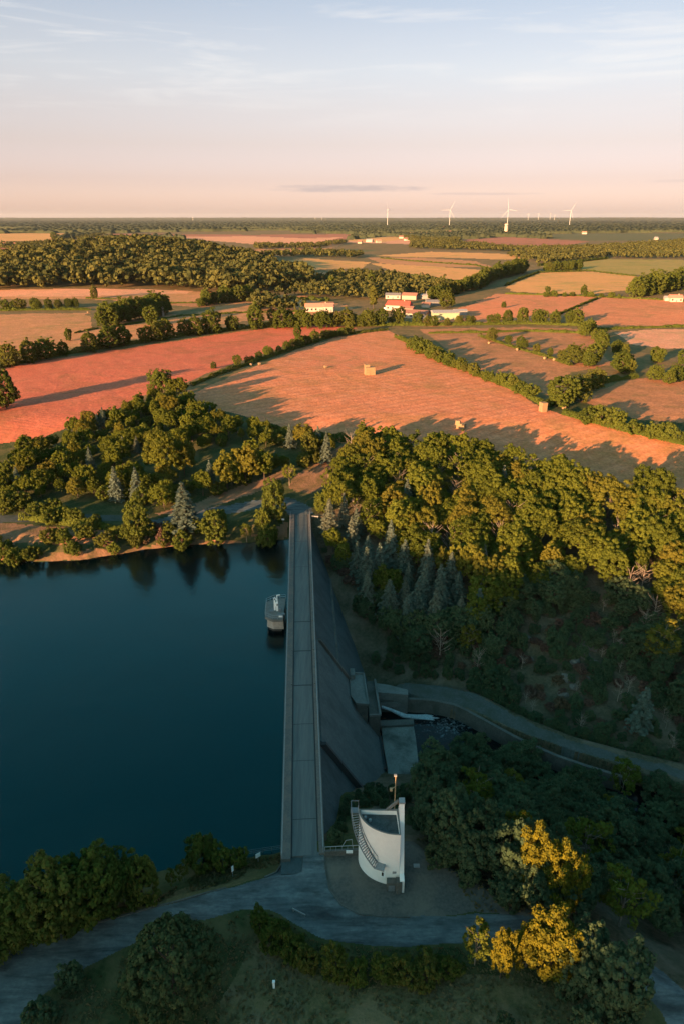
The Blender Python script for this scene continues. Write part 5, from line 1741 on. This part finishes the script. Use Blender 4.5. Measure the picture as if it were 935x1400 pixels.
def hedge(pts, w, h, label, z0=6.0, seed=0, leaf=None):
    g = np.random.default_rng(seed)
    line = gpoly(pts, z0)
    P = []; Nn = []; T = []
    d0 = float(np.linalg.norm(line.mean(0)))
    leaf = leaf or max(0.35, d0 / 933 * 1.1)
    for a, b in zip(line[:-1], line[1:]):
        L = float(np.linalg.norm(b - a))
        n = int(L * (w + 2 * h) / leaf ** 2 * 1.5) + 4
        s = g.uniform(0, 1, n)
        th = g.uniform(0, math.pi, n)
        along_ = a + (b - a) * s[:, None]
        d = (b - a) / (L + 1e-6)
        nr = np.array([-d[1], d[0]])
        lump = 0.75 + 0.7 * vnoise(along_[:, 0] / 3.0, along_[:, 1] / 3.0, seed) + 0.4 * vnoise(along_[:, 0] / 9.0, along_[:, 1] / 9.0, seed + 1)
        lump = np.clip(lump, 0.35, 1.5)
        r = g.uniform(0.75, 1.05, n) * lump
        c = np.cos(th) * r * w / 2
        z = np.sin(th) * r * h
        xy = along_ + nr * c[:, None]
        P.append(np.stack([xy[:, 0], xy[:, 1], height(xy[:, 0], xy[:, 1]) + z], 1))
        Nn.append(np.stack([nr[0] * np.cos(th), nr[1] * np.cos(th), np.sin(th)], 1) + 0.55 * rand_dirs(g, n))
        T.append(np.clip(0.5 + 0.5 * vnoise(along_[:, 0] / 2.2, along_[:, 1] / 2.2, seed + 3) + g.normal(0, 0.12, n), 0, 1))
    P = np.concatenate(P); Nn = np.concatenate(Nn); T = np.concatenate(T)
    o0 = np.array([line[0][0], line[0][1], hz(*line[0])])
    v, q, t = quads_from(g, P - o0, Nn, leaf * g.uniform(0.7, 1.2, len(P)), 1.2, T)
    o = link('hedge', np_mesh('hedge', v, q, False, t), M['leaf_hedge'])
    o.location = o0
    return tag(o, label, 'hedge')


def build_hedges():
    H = [
        ([(540, 461), (575, 476), (605, 493), (660, 516), (710, 537), (745, 556)], 3.2, 2.6, 'green hedge along the right side of the stubble field'),
        ([(770, 566), (800, 575), (860, 590), (935, 608), (990, 625)], 4, 3.0, 'green hedge at the lower right of the stubble field'),
        ([(262, 528), (300, 512), (330, 502), (400, 478), (455, 460), (530, 451)], 3, 2.2, 'dark hedge between the stubble field and the ploughed field'),
        ([(-40, 512), (60, 490), (130, 478), (200, 468), (260, 458), (330, 450), (430, 443)], 5, 3.5, 'thick hedge along the top of the ploughed field'),
        ([(480, 446), (540, 445), (620, 445), (720, 443), (800, 446)], 4, 3.0, 'long hedge below the farm and the coral field'),
        ([(0, 489), (15, 485)], 1.6, 1.2, 'short hedge piece in the left meadow nearest the edge'),
        ([(26, 483), (36, 480)], 1.6, 1.2, 'second short hedge piece in the left meadow'),
        ([(40, 479), (45, 477)], 1.6, 1.2, 'tiny hedge piece in the left meadow'),
        ([(103, 456), (135, 449)], 1.8, 1.4, 'low dark hedge leading to the meadow clump'),
        ([(150, 448), (200, 440), (250, 432), (330, 428), (440, 425)], 2.5, 1.6, 'low hedge below the meadow clump'),
        ([(0, 425), (60, 424), (125, 424)], 4, 3, 'hedge below the pink meadow at the left'),
        ([(118, 408), (180, 410), (232, 415), (330, 413)], 2.5, 1.5, 'low dark hedge below the single round tree'),
        ([(755, 434), (778, 424), (816, 408)], 3.0, 2.0, 'straight dark hedge crossing the coral field'),
        ([(690, 402), (800, 405), (880, 409), (960, 414)], 3.5, 2.0, 'hedge between golden and coral fields'),
        ([(800, 452), (860, 449), (960, 446)], 5, 2.0, 'broad green hedge under the coral field'),
        ([(585, 456), (660, 455), (720, 453), (800, 456)], 3, 2.0, 'low hedge at the top of the brown pasture'),
        ([(655, 460), (700, 475), (745, 488), (780, 500)], 2.5, 2.0, 'hedge crossing the brown pastures'),
        ([(745, 556), (780, 540), (830, 522), (870, 516)], 3.5, 3.0, 'hedge right of the largest field tree'),
        ([(345, 582), (400, 598), (440, 600), (480, 603)], 4, 3.0, 'dark hedge along the lower side of the stubble field'),
        ([(520, 353), (560, 357), (650, 363), (672, 368)], 4, 2.5, 'thin hedge between the far golden fields'),
        ([(690, 391), (735, 373), (800, 371)], 4, 3, 'dark hedge above the golden field'),
        ([(735, 364), (830, 354)], 5, 5, 'dark hedge behind the yellow green field'),
        ([(870, 378), (800, 370)], 3, 2, 'thin hedge below the yellow green field'),
        ([(344, 425), (400, 408), (450, 412)], 4, 3.5, 'hedge behind the white house meadow'),
        ([(30, 709), (90, 716), (165, 728)], 3.5, 2.5, 'green hedge above the dry bank by the lake'),
        ([(540, 374), (600, 382), (660, 389)], 4, 3, 'dark hedge under the far golden field'),
    ]
    for i, (p, w, h, lab) in enumerate(H):
        hedge(p, w, h, lab, 6.0, 400 + i)


build_hedges()


# ---- far woods, read as masses
def lump_trees(pts, hs, seed, n=90, leaf=0.19):
    """many far trees as one mass: each a lumpy crown of broad faces"""
    g = np.random.default_rng(seed)
    base = []
    for k in range(6):
        v = crown_cloud(seed * 7 + k, 0.42, 0.40, 0.56, 14, max(4, n // 14), leaf, clump=(0.32, 0.5), low=-0.7, lump=0.2, up=0.4, jitter=0.35)
        base.append((v[0].reshape(-1, 4, 3), v[2].reshape(-1, 4)))
    V = []; T = []
    for (x, y, z), h in zip(pts, hs):
        b, t = base[g.integers(6)]
        a = g.uniform(0, 6.28)
        ca, sa = math.cos(a), math.sin(a)
        sx = h * g.uniform(0.85, 1.25)
        q = np.empty_like(b)
        q[..., 0] = (b[..., 0] * ca - b[..., 1] * sa) * sx + x
        q[..., 1] = (b[..., 0] * sa + b[..., 1] * ca) * sx + y
        q[..., 2] = b[..., 2] * h + z
        V.append(q.reshape(-1, 3))
        T.append(np.clip(t.ravel() * 0.6 + g.uniform(0, 0.4), 0, 1))
    V = np.concatenate(V); T = np.concatenate(T)
    return V, np.arange(len(V)).reshape(-1, 4), T


def far_wood(polys, gap, hr, seed, label, n=90, leaf=0.19):
    P = []
    for pts in polys:
        w = pts if isinstance(pts, np.ndarray) else gpoly(pts, 8)
        a, b = w.min(0), w.max(0)
        g = np.random.default_rng(seed)
        gx, gy = np.meshgrid(np.arange(a[0], b[0], gap), np.arange(a[1], b[1], gap * 1.15))
        gx = gx + g.uniform(-.42, .42, gx.shape) * gap; gy = gy + g.uniform(-.42, .42, gy.shape) * gap
        m = inside(w, gx, gy)
        P.append(np.stack([gx[m], gy[m]], 1))
    P = np.concatenate(P)
    Z = height(P[:, 0], P[:, 1])
    g = np.random.default_rng(seed + 1)
    v, q, t = lump_trees(np.column_stack([P, Z]), g.uniform(*hr, len(P)), seed, n, leaf)
    o = link('woodland', np_mesh('woodland', v, q, False, t), M['leaf_far'])
    tag(o, label, 'woodland', None, 'stuff')
    return len(P)


M['leaf_forest'] = foliage_mat('leaf_forest', (0.032, 0.042, 0.024), (0.060, 0.066, 0.032), (0.1, 0.08, 0.02), 0.1, 0.0)
M['leaf_far'] = foliage_mat('leaf_far', (0.038, 0.048, 0.018), (0.104, 0.100, 0.028), (0.1, 0.08, 0.02), 0.18, 0.0)


def build_far_woods():
    hill = [(-90, 398), (0, 397), (110, 394), (250, 396), (330, 404), (400, 397), (440, 392), (425, 386), (390, 374), (345, 358), (300, 350), (180, 344), (130, 348), (60, 352), (0, 362), (-90, 366)]
    far_wood([hill], 12.0, (12, 22), 31, 'broad dark wood covering the low hill at the left', 170, 0.13)
    far_wood([[(360, 412), (400, 404), (470, 410), (540, 408), (600, 402), (628, 398), (600, 391), (540, 383), (505, 378), (470, 380), (445, 384), (440, 394), (400, 400)],
              [(350, 428), (420, 425), (400, 418), (345, 412)]], 10.5, (7, 14), 32, 'loose wood of trees behind the farm and the white house', 170, 0.13)
    far_wood([[(345, 352), (420, 345), (470, 348), (500, 351), (480, 354), (420, 351), (380, 353)],
              [(350, 336), (420, 337), (470, 331), (474, 333), (430, 340), (350, 341)],
              [(690, 350), (760, 341), (940, 344), (960, 354), (830, 353), (740, 362), (700, 352)],
              [(560, 333), (640, 334), (700, 341), (800, 340), (940, 330), (960, 336), (940, 342), (760, 344), (690, 344), (560, 340)],
              [(540, 322), (610, 320), (630, 330), (600, 335), (560, 330)],
              [(-60, 334), (20, 336), (60, 333), (95, 330), (130, 340), (60, 350), (40, 345)],
              [(100, 324), (145, 321), (110, 329)]],
             15.0, (8, 13), 33, 'bands of dark trees between the far fields', 70, 0.20)
    # the forest that closes the plain
    g = np.random.default_rng(40)
    V = []; Q = []; T = []
    base = 0
    rows = np.geomspace(2650, 34000, 70)
    fieldpolys = [gpoly(pts, 8) for k, pts in FIELDS if np.mean([p[1] for p in pts]) < 345]
    for i, Yr in enumerate(rows):
        dx = Yr * 0.0021
        xs = np.arange(-Yr * 0.95, Yr * 0.95, dx)
        n = len(xs)
        dep = Yr * 0.018
        yy = Yr + dep * 1.2 * fbm(xs / (Yr * 0.05), np.full(n, i * 3.7), 80)
        cover = fbm(xs / (Yr * 0.10 + 300), yy / (Yr * 0.10 + 300) * 2.2, 90) + 0.30 + 0.5 * sstep(4500, 9000, Yr)
        for w in fieldpolys:
            cover = np.where(inside(w, xs, yy) | inside(w, xs, yy + dep * 1.5), -1, cover)
        hh = np.where(cover > 0, (11 + 6 * g.random(n)) * (0.8 + 0.4 * g.random(n)), 0.0)
        hh = np.where(cover > 0, hh + Yr * 0.0002, -1.5)
        zb = height(xs, yy)
        prof = [(0.0, -1.0, 0), (0.04, 0.72, 1), (0.25, 1.0, 1), (0.85, 0.95, 1), (1.0, -1.0, 0)]
        grid = []
        for f, k, u in prof:
            j = g.normal(0, 1, n)
            z = zb + (hh * k * (1 + 0.10 * j) if u else -1.0)
            z = np.where(hh < 0, zb - 2.0, z)
            grid.append(np.stack([xs + g.normal(0, dx * 0.2, n), yy + f * dep + g.normal(0, dep * 0.03, n), z], 1))
        G = np.stack(grid)                       # profile, columns
        idx = base + np.arange(len(prof) * n).reshape(len(prof), n)
        q = np.stack([idx[:-1, :-1], idx[:-1, 1:], idx[1:, 1:], idx[1:, :-1]], -1)
        ok = (hh[:-1] > 0) | (hh[1:] > 0)
        q = q[:, ok].reshape(-1, 4)
        V.append(G.reshape(-1, 3)); Q.append(q); T.append(np.clip(0.42 + 0.35 * g.normal(0, 1, len(prof) * n) * 0.6, 0, 1))
        base += len(prof) * n
    o = link('forest', np_mesh('forest', np.concatenate(V), np.concatenate(Q), False, np.concatenate(T)), M['leaf_forest'])
    tag(o, 'dark forest stretching to the horizon', 'forest', None, 'stuff')


build_far_woods()


# ------------------------------------------------------------------ farms, stacks, wind turbines
def house(x, y, wpx, d, wall_h, roof_h, rz, roof, wall, name, label, cat, windows=0, chimney=False, hip=0.0, z0=8, ridge_along=True, group=None, door=True):
    X, Y, Z = [float(v[0]) for v in ground_at(x, y, z0)]
    zc = Y * CP + (CAM_Z - Z) * SP
    w = wpx * zc / F
    r = empty(name, (X, Y, Z), rz, label, cat, group)
    MB().box((0, 0, wall_h / 2 - 0.5), (w, d, wall_h + 1.0)).build('wall', M[wall], r)
    e = 0.45
    x0, x1, y0, y1 = -w / 2 - e, w / 2 + e, -d / 2 - e, d / 2 + e
    zb = wall_h + 0.003 - 0.003
    v = [(x0, y0, zb), (x1, y0, zb), (x1, y1, zb), (x0, y1, zb), (x0 + hip, 0, zb + roof_h), (x1 - hip, 0, zb + roof_h),
         (x0, y0, zb + .22), (x1, y0, zb + .22), (x1, y1, zb + .22), (x0, y1, zb + .22)]
    v[4] = (x0 + hip, 0, zb + roof_h + .22); v[5] = (x1 - hip, 0, zb + roof_h + .22)
    f = [(3, 2, 1, 0), (0, 1, 7, 6), (1, 2, 8, 7), (2, 3, 9, 8), (3, 0, 6, 9), (6, 7, 5, 4), (8, 9, 4, 5), (7, 8, 5), (9, 6, 4)]
    v = [(p[0], p[1], p[2] + 0.004) for p in v]
    ro = MB().add(v, f).build('roof', M[roof], r)
    for i in range(windows):
        px_ = -w / 2 + w * (i + 0.5) / windows
        if door and i == windows // 2:
            MB().box((px_, -d / 2 - 0.02, 1.05), (1.1, 0.12, 2.1)).build('door', M['grey_steel'], r)
        else:
            MB().box((px_, -d / 2 - 0.02, wall_h * 0.55), (min(1.4, w / windows * .5), 0.12, min(1.5, wall_h * .45))).build('window', M['dark_glass'], r)
    if chimney:
        MB().box((w * 0.22, 0, roof_h + 0.2), (0.8, 0.8, 1.6)).build('chimney', M['stone_wall'], ro).location = (0, 0, wall_h)
    return r


def build_farms():
    house(545, 424, 33, 11, 4.2, 3.4, R(-20), 'red_roof', 'house_wall', 'farmhouse', 'farmhouse with a bright red roof and white walls', 'farmhouse', 5, True, 1.0)
    house(569, 434, 33, 14, 3.6, 2.2, R(-24), 'tile_roof', 'house_wall', 'barn', 'brown roofed barn with white walls in front of the red roofed farmhouse', 'barn', 4)
    house(556, 427, 18, 7, 3.4, 1.6, R(-20), 'tile_roof', 'stone_wall', 'shed', 'small stone shed between the red roofed farmhouse and the barn', 'shed', 2)
    house(607, 436, 35, 13, 5.2, 1.5, R(4), 'sheet_roof', 'barn_wall', 'barn', 'long yellow green barn with a pale roof right of the farm', 'barn', 0)
    house(628, 430, 16, 9, 3.0, 1.2, R(6), 'sheet_roof', 'sheet_roof', 'shed', 'low white shed behind the yellow green barn', 'shed', 0)
    house(537, 408, 20, 8, 3.2, 2.0, R(-8), 'grey_roof', 'house_wall', 'shed', 'grey roofed shed behind the red roofed farmhouse', 'shed', 3)
    house(560, 409, 20, 9, 3.6, 2.4, R(-20), 'tile_roof', 'stone_wall', 'barn', 'brown roofed barn behind the farmhouse', 'barn', 0)
    house(583, 408, 16, 7, 3.0, 1.2, R(5), 'sheet_roof', 'sheet_roof', 'shed', 'pale roofed shed at the back of the farm', 'shed', 0)
    house(592, 417, 18, 9, 3.0, 1.6, R(-10), 'grey_roof', 'grey_roof', 'shed', 'dark grey shed right of the red roofed farmhouse', 'shed', 0)
    house(582, 420, 11, 6, 2.8, 1.4, R(-16), 'tile_roof', 'house_wall', 'shed', 'tiny tiled shed right of the brown barn', 'shed', 0)
    house(437, 425, 38, 9, 3.4, 2.8, R(7), 'pink_roof', 'house_wall', 'house', 'long white house with a pink roof in the meadow', 'house', 7, True)
    house(449, 426, 12, 8, 4.2, 2.0, R(7), 'pink_roof', 'house_wall', 'house', 'short white annexe in front of the pink roofed house', 'house', 2)
    house(12, 337, 20, 14, 5, 5, R(5), 'tile_roof', 'house_wall', 'barn', 'white barn with a brown roof at the far left edge', 'barn', 3)
    house(922, 412, 16, 9, 3.2, 2.6, R(-8), 'pink_roof', 'house_wall', 'house', 'pink roofed house at the right edge by the tree clump', 'house', 3, True)
    house(912, 411, 9, 6, 2.6, 1.6, R(-8), 'sheet_roof', 'house_wall', 'shed', 'small pale shed left of the house at the right edge', 'shed', 0)
    far = [(505, 331, 12, 'white house with a pale roof left in the far village'), (517, 332, 9, 'small tiled house in the far village'), (556, 329, 10, 'white house right in the far village'),
           (561, 327, 8, 'tiny house right of the white one in the far village'), (634, 320, 20, 'long pale hall in the far hamlet by the red field'), (613, 319, 14, 'tiled hall left of the long pale hall'),
           (658, 322, 6, 'small white house right of the long pale hall'), (606, 313, 10, 'tiny red roofed house behind the far hamlet'), (548, 326, 8, 'small house behind the far village'),
           (896, 328, 6, 'tiny pale house in the far trees at the right'), (798, 320, 8, 'tiny pale house beside the far dark green field'), (492, 333, 8, 'low tiled house at the left end of the far village')]
    for i, (x, y, w, lab) in enumerate(far):
        X, Y, Z = [float(v[0]) for v in ground_at(x, y, 8)]
        house(x, y, w * 0.72, 10 + Y * 0.002, 3.5 + Y * 0.0006, 2.5 + Y * 0.0010, R((i * 37) % 40 - 20), ['sheet_roof', 'pink_roof', 'tile_roof'][i % 3], ['house_wall', 'stone_wall'][i % 2], 'house', lab, 'house', 3 if w > 9 else 0)

    # the straw stacks on the stubble, built of big bales
    def stack(x, y, layout, rz, label, bale=(2.4, 1.2, 1.25)):
        X, Y, Z = [float(v[0]) for v in ground_at(x, y, 8)]
        r = empty('straw_stack', (X, Y, Z), rz, label, 'straw stack')
        g = random.Random(int(x))
        for (i, j, k) in layout:
            MB().box(((i + 0) * bale[0] * 1.01 + g.uniform(-.08, .08), j * bale[1] * 1.02 + g.uniform(-.08, .08), (k + 0.5) * bale[2] * 1.0 + 0.004 * k), (bale[0] * .98, bale[1] * .98, bale[2] * .985), g.uniform(-.03, .03)).build('bale', M['straw'], r)
    stack(505, 512, [(i - 0.5, j, k) for i in range(2) for j in range(-1, 2) for k in range(3)] + [(-0.5, 0, 3), (-0.5, 1, 3)], R(12), 'square stack of straw bales in the middle of the stubble field')
    stack(740, 562, [(0, j, k) for j in range(-1, 1) for k in range(3)], R(20), 'tall narrow stack of straw bales by the right hedge of the stubble field')
    stack(628, 586, [(i - .5, j, k) for i in range(2) for j in range(2) for k in range(2)] + [(-.5, 0, 2)], R(-30), 'shaded stack of straw bales near the wood right of the dam', (1.8, 1.0, 1.0))
    for x, y, lab in ((668, 470, 'pale round bale under the first pasture trees'), (706, 479, 'pale round bale by the middle pasture tree'), (744, 491, 'pale round bale by the right pasture tree'),
                      (757, 493, 'pale round bale right of the pasture trees'), (770, 559, 'pale bale under the largest field tree'), (355, 499, 'pale round bale left in the upper stubble field'),
                      (344, 500, 'pale round bale nearest the hedge in the upper stubble field'), (445, 503, 'pale round bale in the upper middle of the stubble field'), (121, 428, 'pale bale in the left meadow below the tree row')):
        X, Y, Z = [float(v[0]) for v in ground_at(x, y, 8)]
        mb = MB(); mb.tube([(-0.62, 0, 0.68), (-0.58, 0, 0.68), (0.58, 0, 0.68), (0.62, 0, 0.68)], [0.62, 0.70, 0.70, 0.62], 14)
        o = mb.build('round_bale', M['straw']); o.location = (X, Y, Z - 0.03); o.rotation_euler = (0, 0, R((x * 13) % 90))
        tag(o, lab, 'bale', 'round bales in the fields')
    X, Y, Z = [float(v[0]) for v in ground_at(224, 432, 8)]
    r = empty('stone_pillar', (X, Y, Z), 0.3, 'pinkish stone pillar standing in the left meadow', 'pillar')
    MB().box((0, 0, 3.2), (1.7, 1.7, 6.6), 0, 0.8).build('shaft', M['stone_wall'], r)
    MB().box((0, 0, 6.9), (2.1, 2.1, 0.8), 0, 0.7).build('cap', M['stone_wall'], r)
    X, Y, Z = [float(v[0]) for v in ground_at(527.5, 424, 8)]
    v = empty('parked_van', (X, Y, Z), R(-15), 'small white van parked left of the red roofed farmhouse', 'van')
    MB().add([(-2.4, -1, .5), (2.4, -1, .5), (2.4, 1, .5), (-2.4, 1, .5), (-2.4, -.95, 2.1), (1.2, -.95, 2.1), (1.2, .95, 2.1), (-2.4, .95, 2.1), (2.3, -.95, 1.2), (2.3, .95, 1.2)],
             [(3, 2, 1, 0), (4, 5, 6, 7), (5, 8, 9, 6), (0, 1, 8, 5, 4), (3, 7, 6, 9, 2), (0, 4, 7, 3), (1, 2, 9, 8)]).build('body', M['white_paint'], v)
    for sx in (-1.5, 1.5):
        for sy in (-0.95, 0.95):
            MB().tube([(sx, sy - .1, .36), (sx, sy + .1, .36)], 0.36, 12).build('wheel', M['dark_glass'], v)

    # water tower
    D = 3460.0
    X = (691 - CX) / F * (D * CP + 60 * SP)
    z = hz(X, D)
    r = empty('water_tower', (X, D, z), 0, 'tall pale cylindrical water tower beyond the far fields', 'water tower')
    n = 24
    MB().tube([(0, 0, -2), (0, 0, 38)], 8.0, n).build('shaft', M['tower_concrete'], r, False)
    MB().tube([(0, 0, 38.0), (0, 0, 42.0)], 8.6, n).build('tank_band', M['grey_steel'], r)
    MB().tube([(0, 0, 42.0), (0, 0, 47), (0, 0, 48)], [8.3, 8.3, 7.0], n).build('tank', M['tower_concrete'], r)

    def turbine(x, hub_y, D, blade, angles, yaw, label, group):
        v = (hub_y - CY) / F
        # height of the hub from its elevation
        el = math.atan(-v) - PITCH
        hub = CAM_Z + D * math.tan(el)
        X = (x - CX) / F * (D * CP + (CAM_Z - hub) * SP)
        z = hz(X, D)
        r = empty('wind_turbine', (X, D, z), yaw, label, 'wind turbine', group)
        H = hub - z
        w = D / 6600 * (0.52 if D < 9000 else 0.3)
        MB().tube([(0, 0, -3), (0, 0, H * .5), (0, 0, H)], [3.6 * w, 3.0 * w, 2.2 * w], 12).build('tower', M['turbine_white'], r)
        MB().box((0, 1.0 * w, H + 1.0), (4.5 * w, 13 * w, 5 * w)).build('nacelle', M['turbine_white'], r)
        ro = MB().tube([(0, -9 * w, H + 1), (0, -7.5 * w, H + 1), (0, -5.6 * w, H + 1)], [0.6 * w, 2.2 * w, 2.5 * w], 12).build('hub', M['turbine_white'], r)
        for a in angles:
            a = R(a)
            d = Vector((math.sin(a), 0, math.cos(a))); s = Vector((math.cos(a), 0, -math.sin(a)))
            c = Vector((0, -7.3 * w, H + 1))
            vv = []
            for f, ww, th in ((0.02, 2.0, 1.6), (0.2, 3.8, 1.3), (0.6, 2.6, .8), (1.0, 0.8, .3)):
                p = c + d * blade * f
                for i, j in ((-.5, -.5), (.5, -.5), (.5, .5), (-.5, .5)):
                    vv.append(p + s * ww * w * i + Vector((0, th * w * j, 0)))
            ff = [(3, 2, 1, 0), (12, 13, 14, 15)]
            for k in range(3):
                ff += [(k * 4 + i, k * 4 + (i + 1) % 4, k * 4 + 4 + (i + 1) % 4, k * 4 + 4 + i) for i in range(4)]
            MB().add(vv, ff).build('blade', M['turbine_white'], ro)
    turbine(529.6, 286.8, 6800, 78, (88, 208, 328), R(62), 'leftmost of the four big white wind turbines on the horizon', 'big wind turbines')
    turbine(614.8, 287.2, 6600, 86, (28, 268, 148), R(10), 'second of the big white wind turbines from the left', 'big wind turbines')
    turbine(694.5, 286.6, 6600, 96, (-8, 98, 220), R(0), 'big white wind turbine above the water tower', 'big wind turbines')
    turbine(780.2, 287.8, 6500, 84, (32, 268, 160), R(12), 'rightmost of the four big white wind turbines on the horizon', 'big wind turbines')
    for i, (x, y) in enumerate(((722, 293), (736, 292.5), (752, 292), (264, 297), (440, 297.2), (431, 297.4), (758, 294))):
        turbine(x, y, 17000 + 900 * (i % 3), 38, (20 + 31 * i, 140 + 31 * i, 260 + 31 * i), R(i * 9), 'tiny far wind turbine on the horizon', 'tiny wind turbines')
    X, Y, Z = [float(v[0]) for v in ground_at(581.5, 415, 8)]
    r = empty('mast', (X, Y, Z), 0, 'thin mast standing in the farm yard', 'mast')
    MB().tube([(0, 0, -0.3), (0, 0, 6), (0, 0, 11)], [0.3, 0.25, 0.2], 8).build('pole', M['galvanised'], r)


build_farms()


def build_haze():
    m, t, out = new_mat('haze')
    v = node(t, 'ShaderNodeVolumePrincipled')
    v.inputs['Color'].default_value = (0.80, 0.86, 0.92, 1)
    v.inputs['Density'].default_value = HAZE_DENSITY
    v.inputs['Anisotropy'].default_value = 0.1
    t.links.new(v.outputs[0], out.inputs['Volume'])
    o = MB().box((0, 0, 120), (136000, 90000, 320)).build('haze', m)
    tag(o, 'thin evening haze over the plain', 'haze', None, 'stuff')


HAZE_DENSITY = 1.0e-5
build_haze()
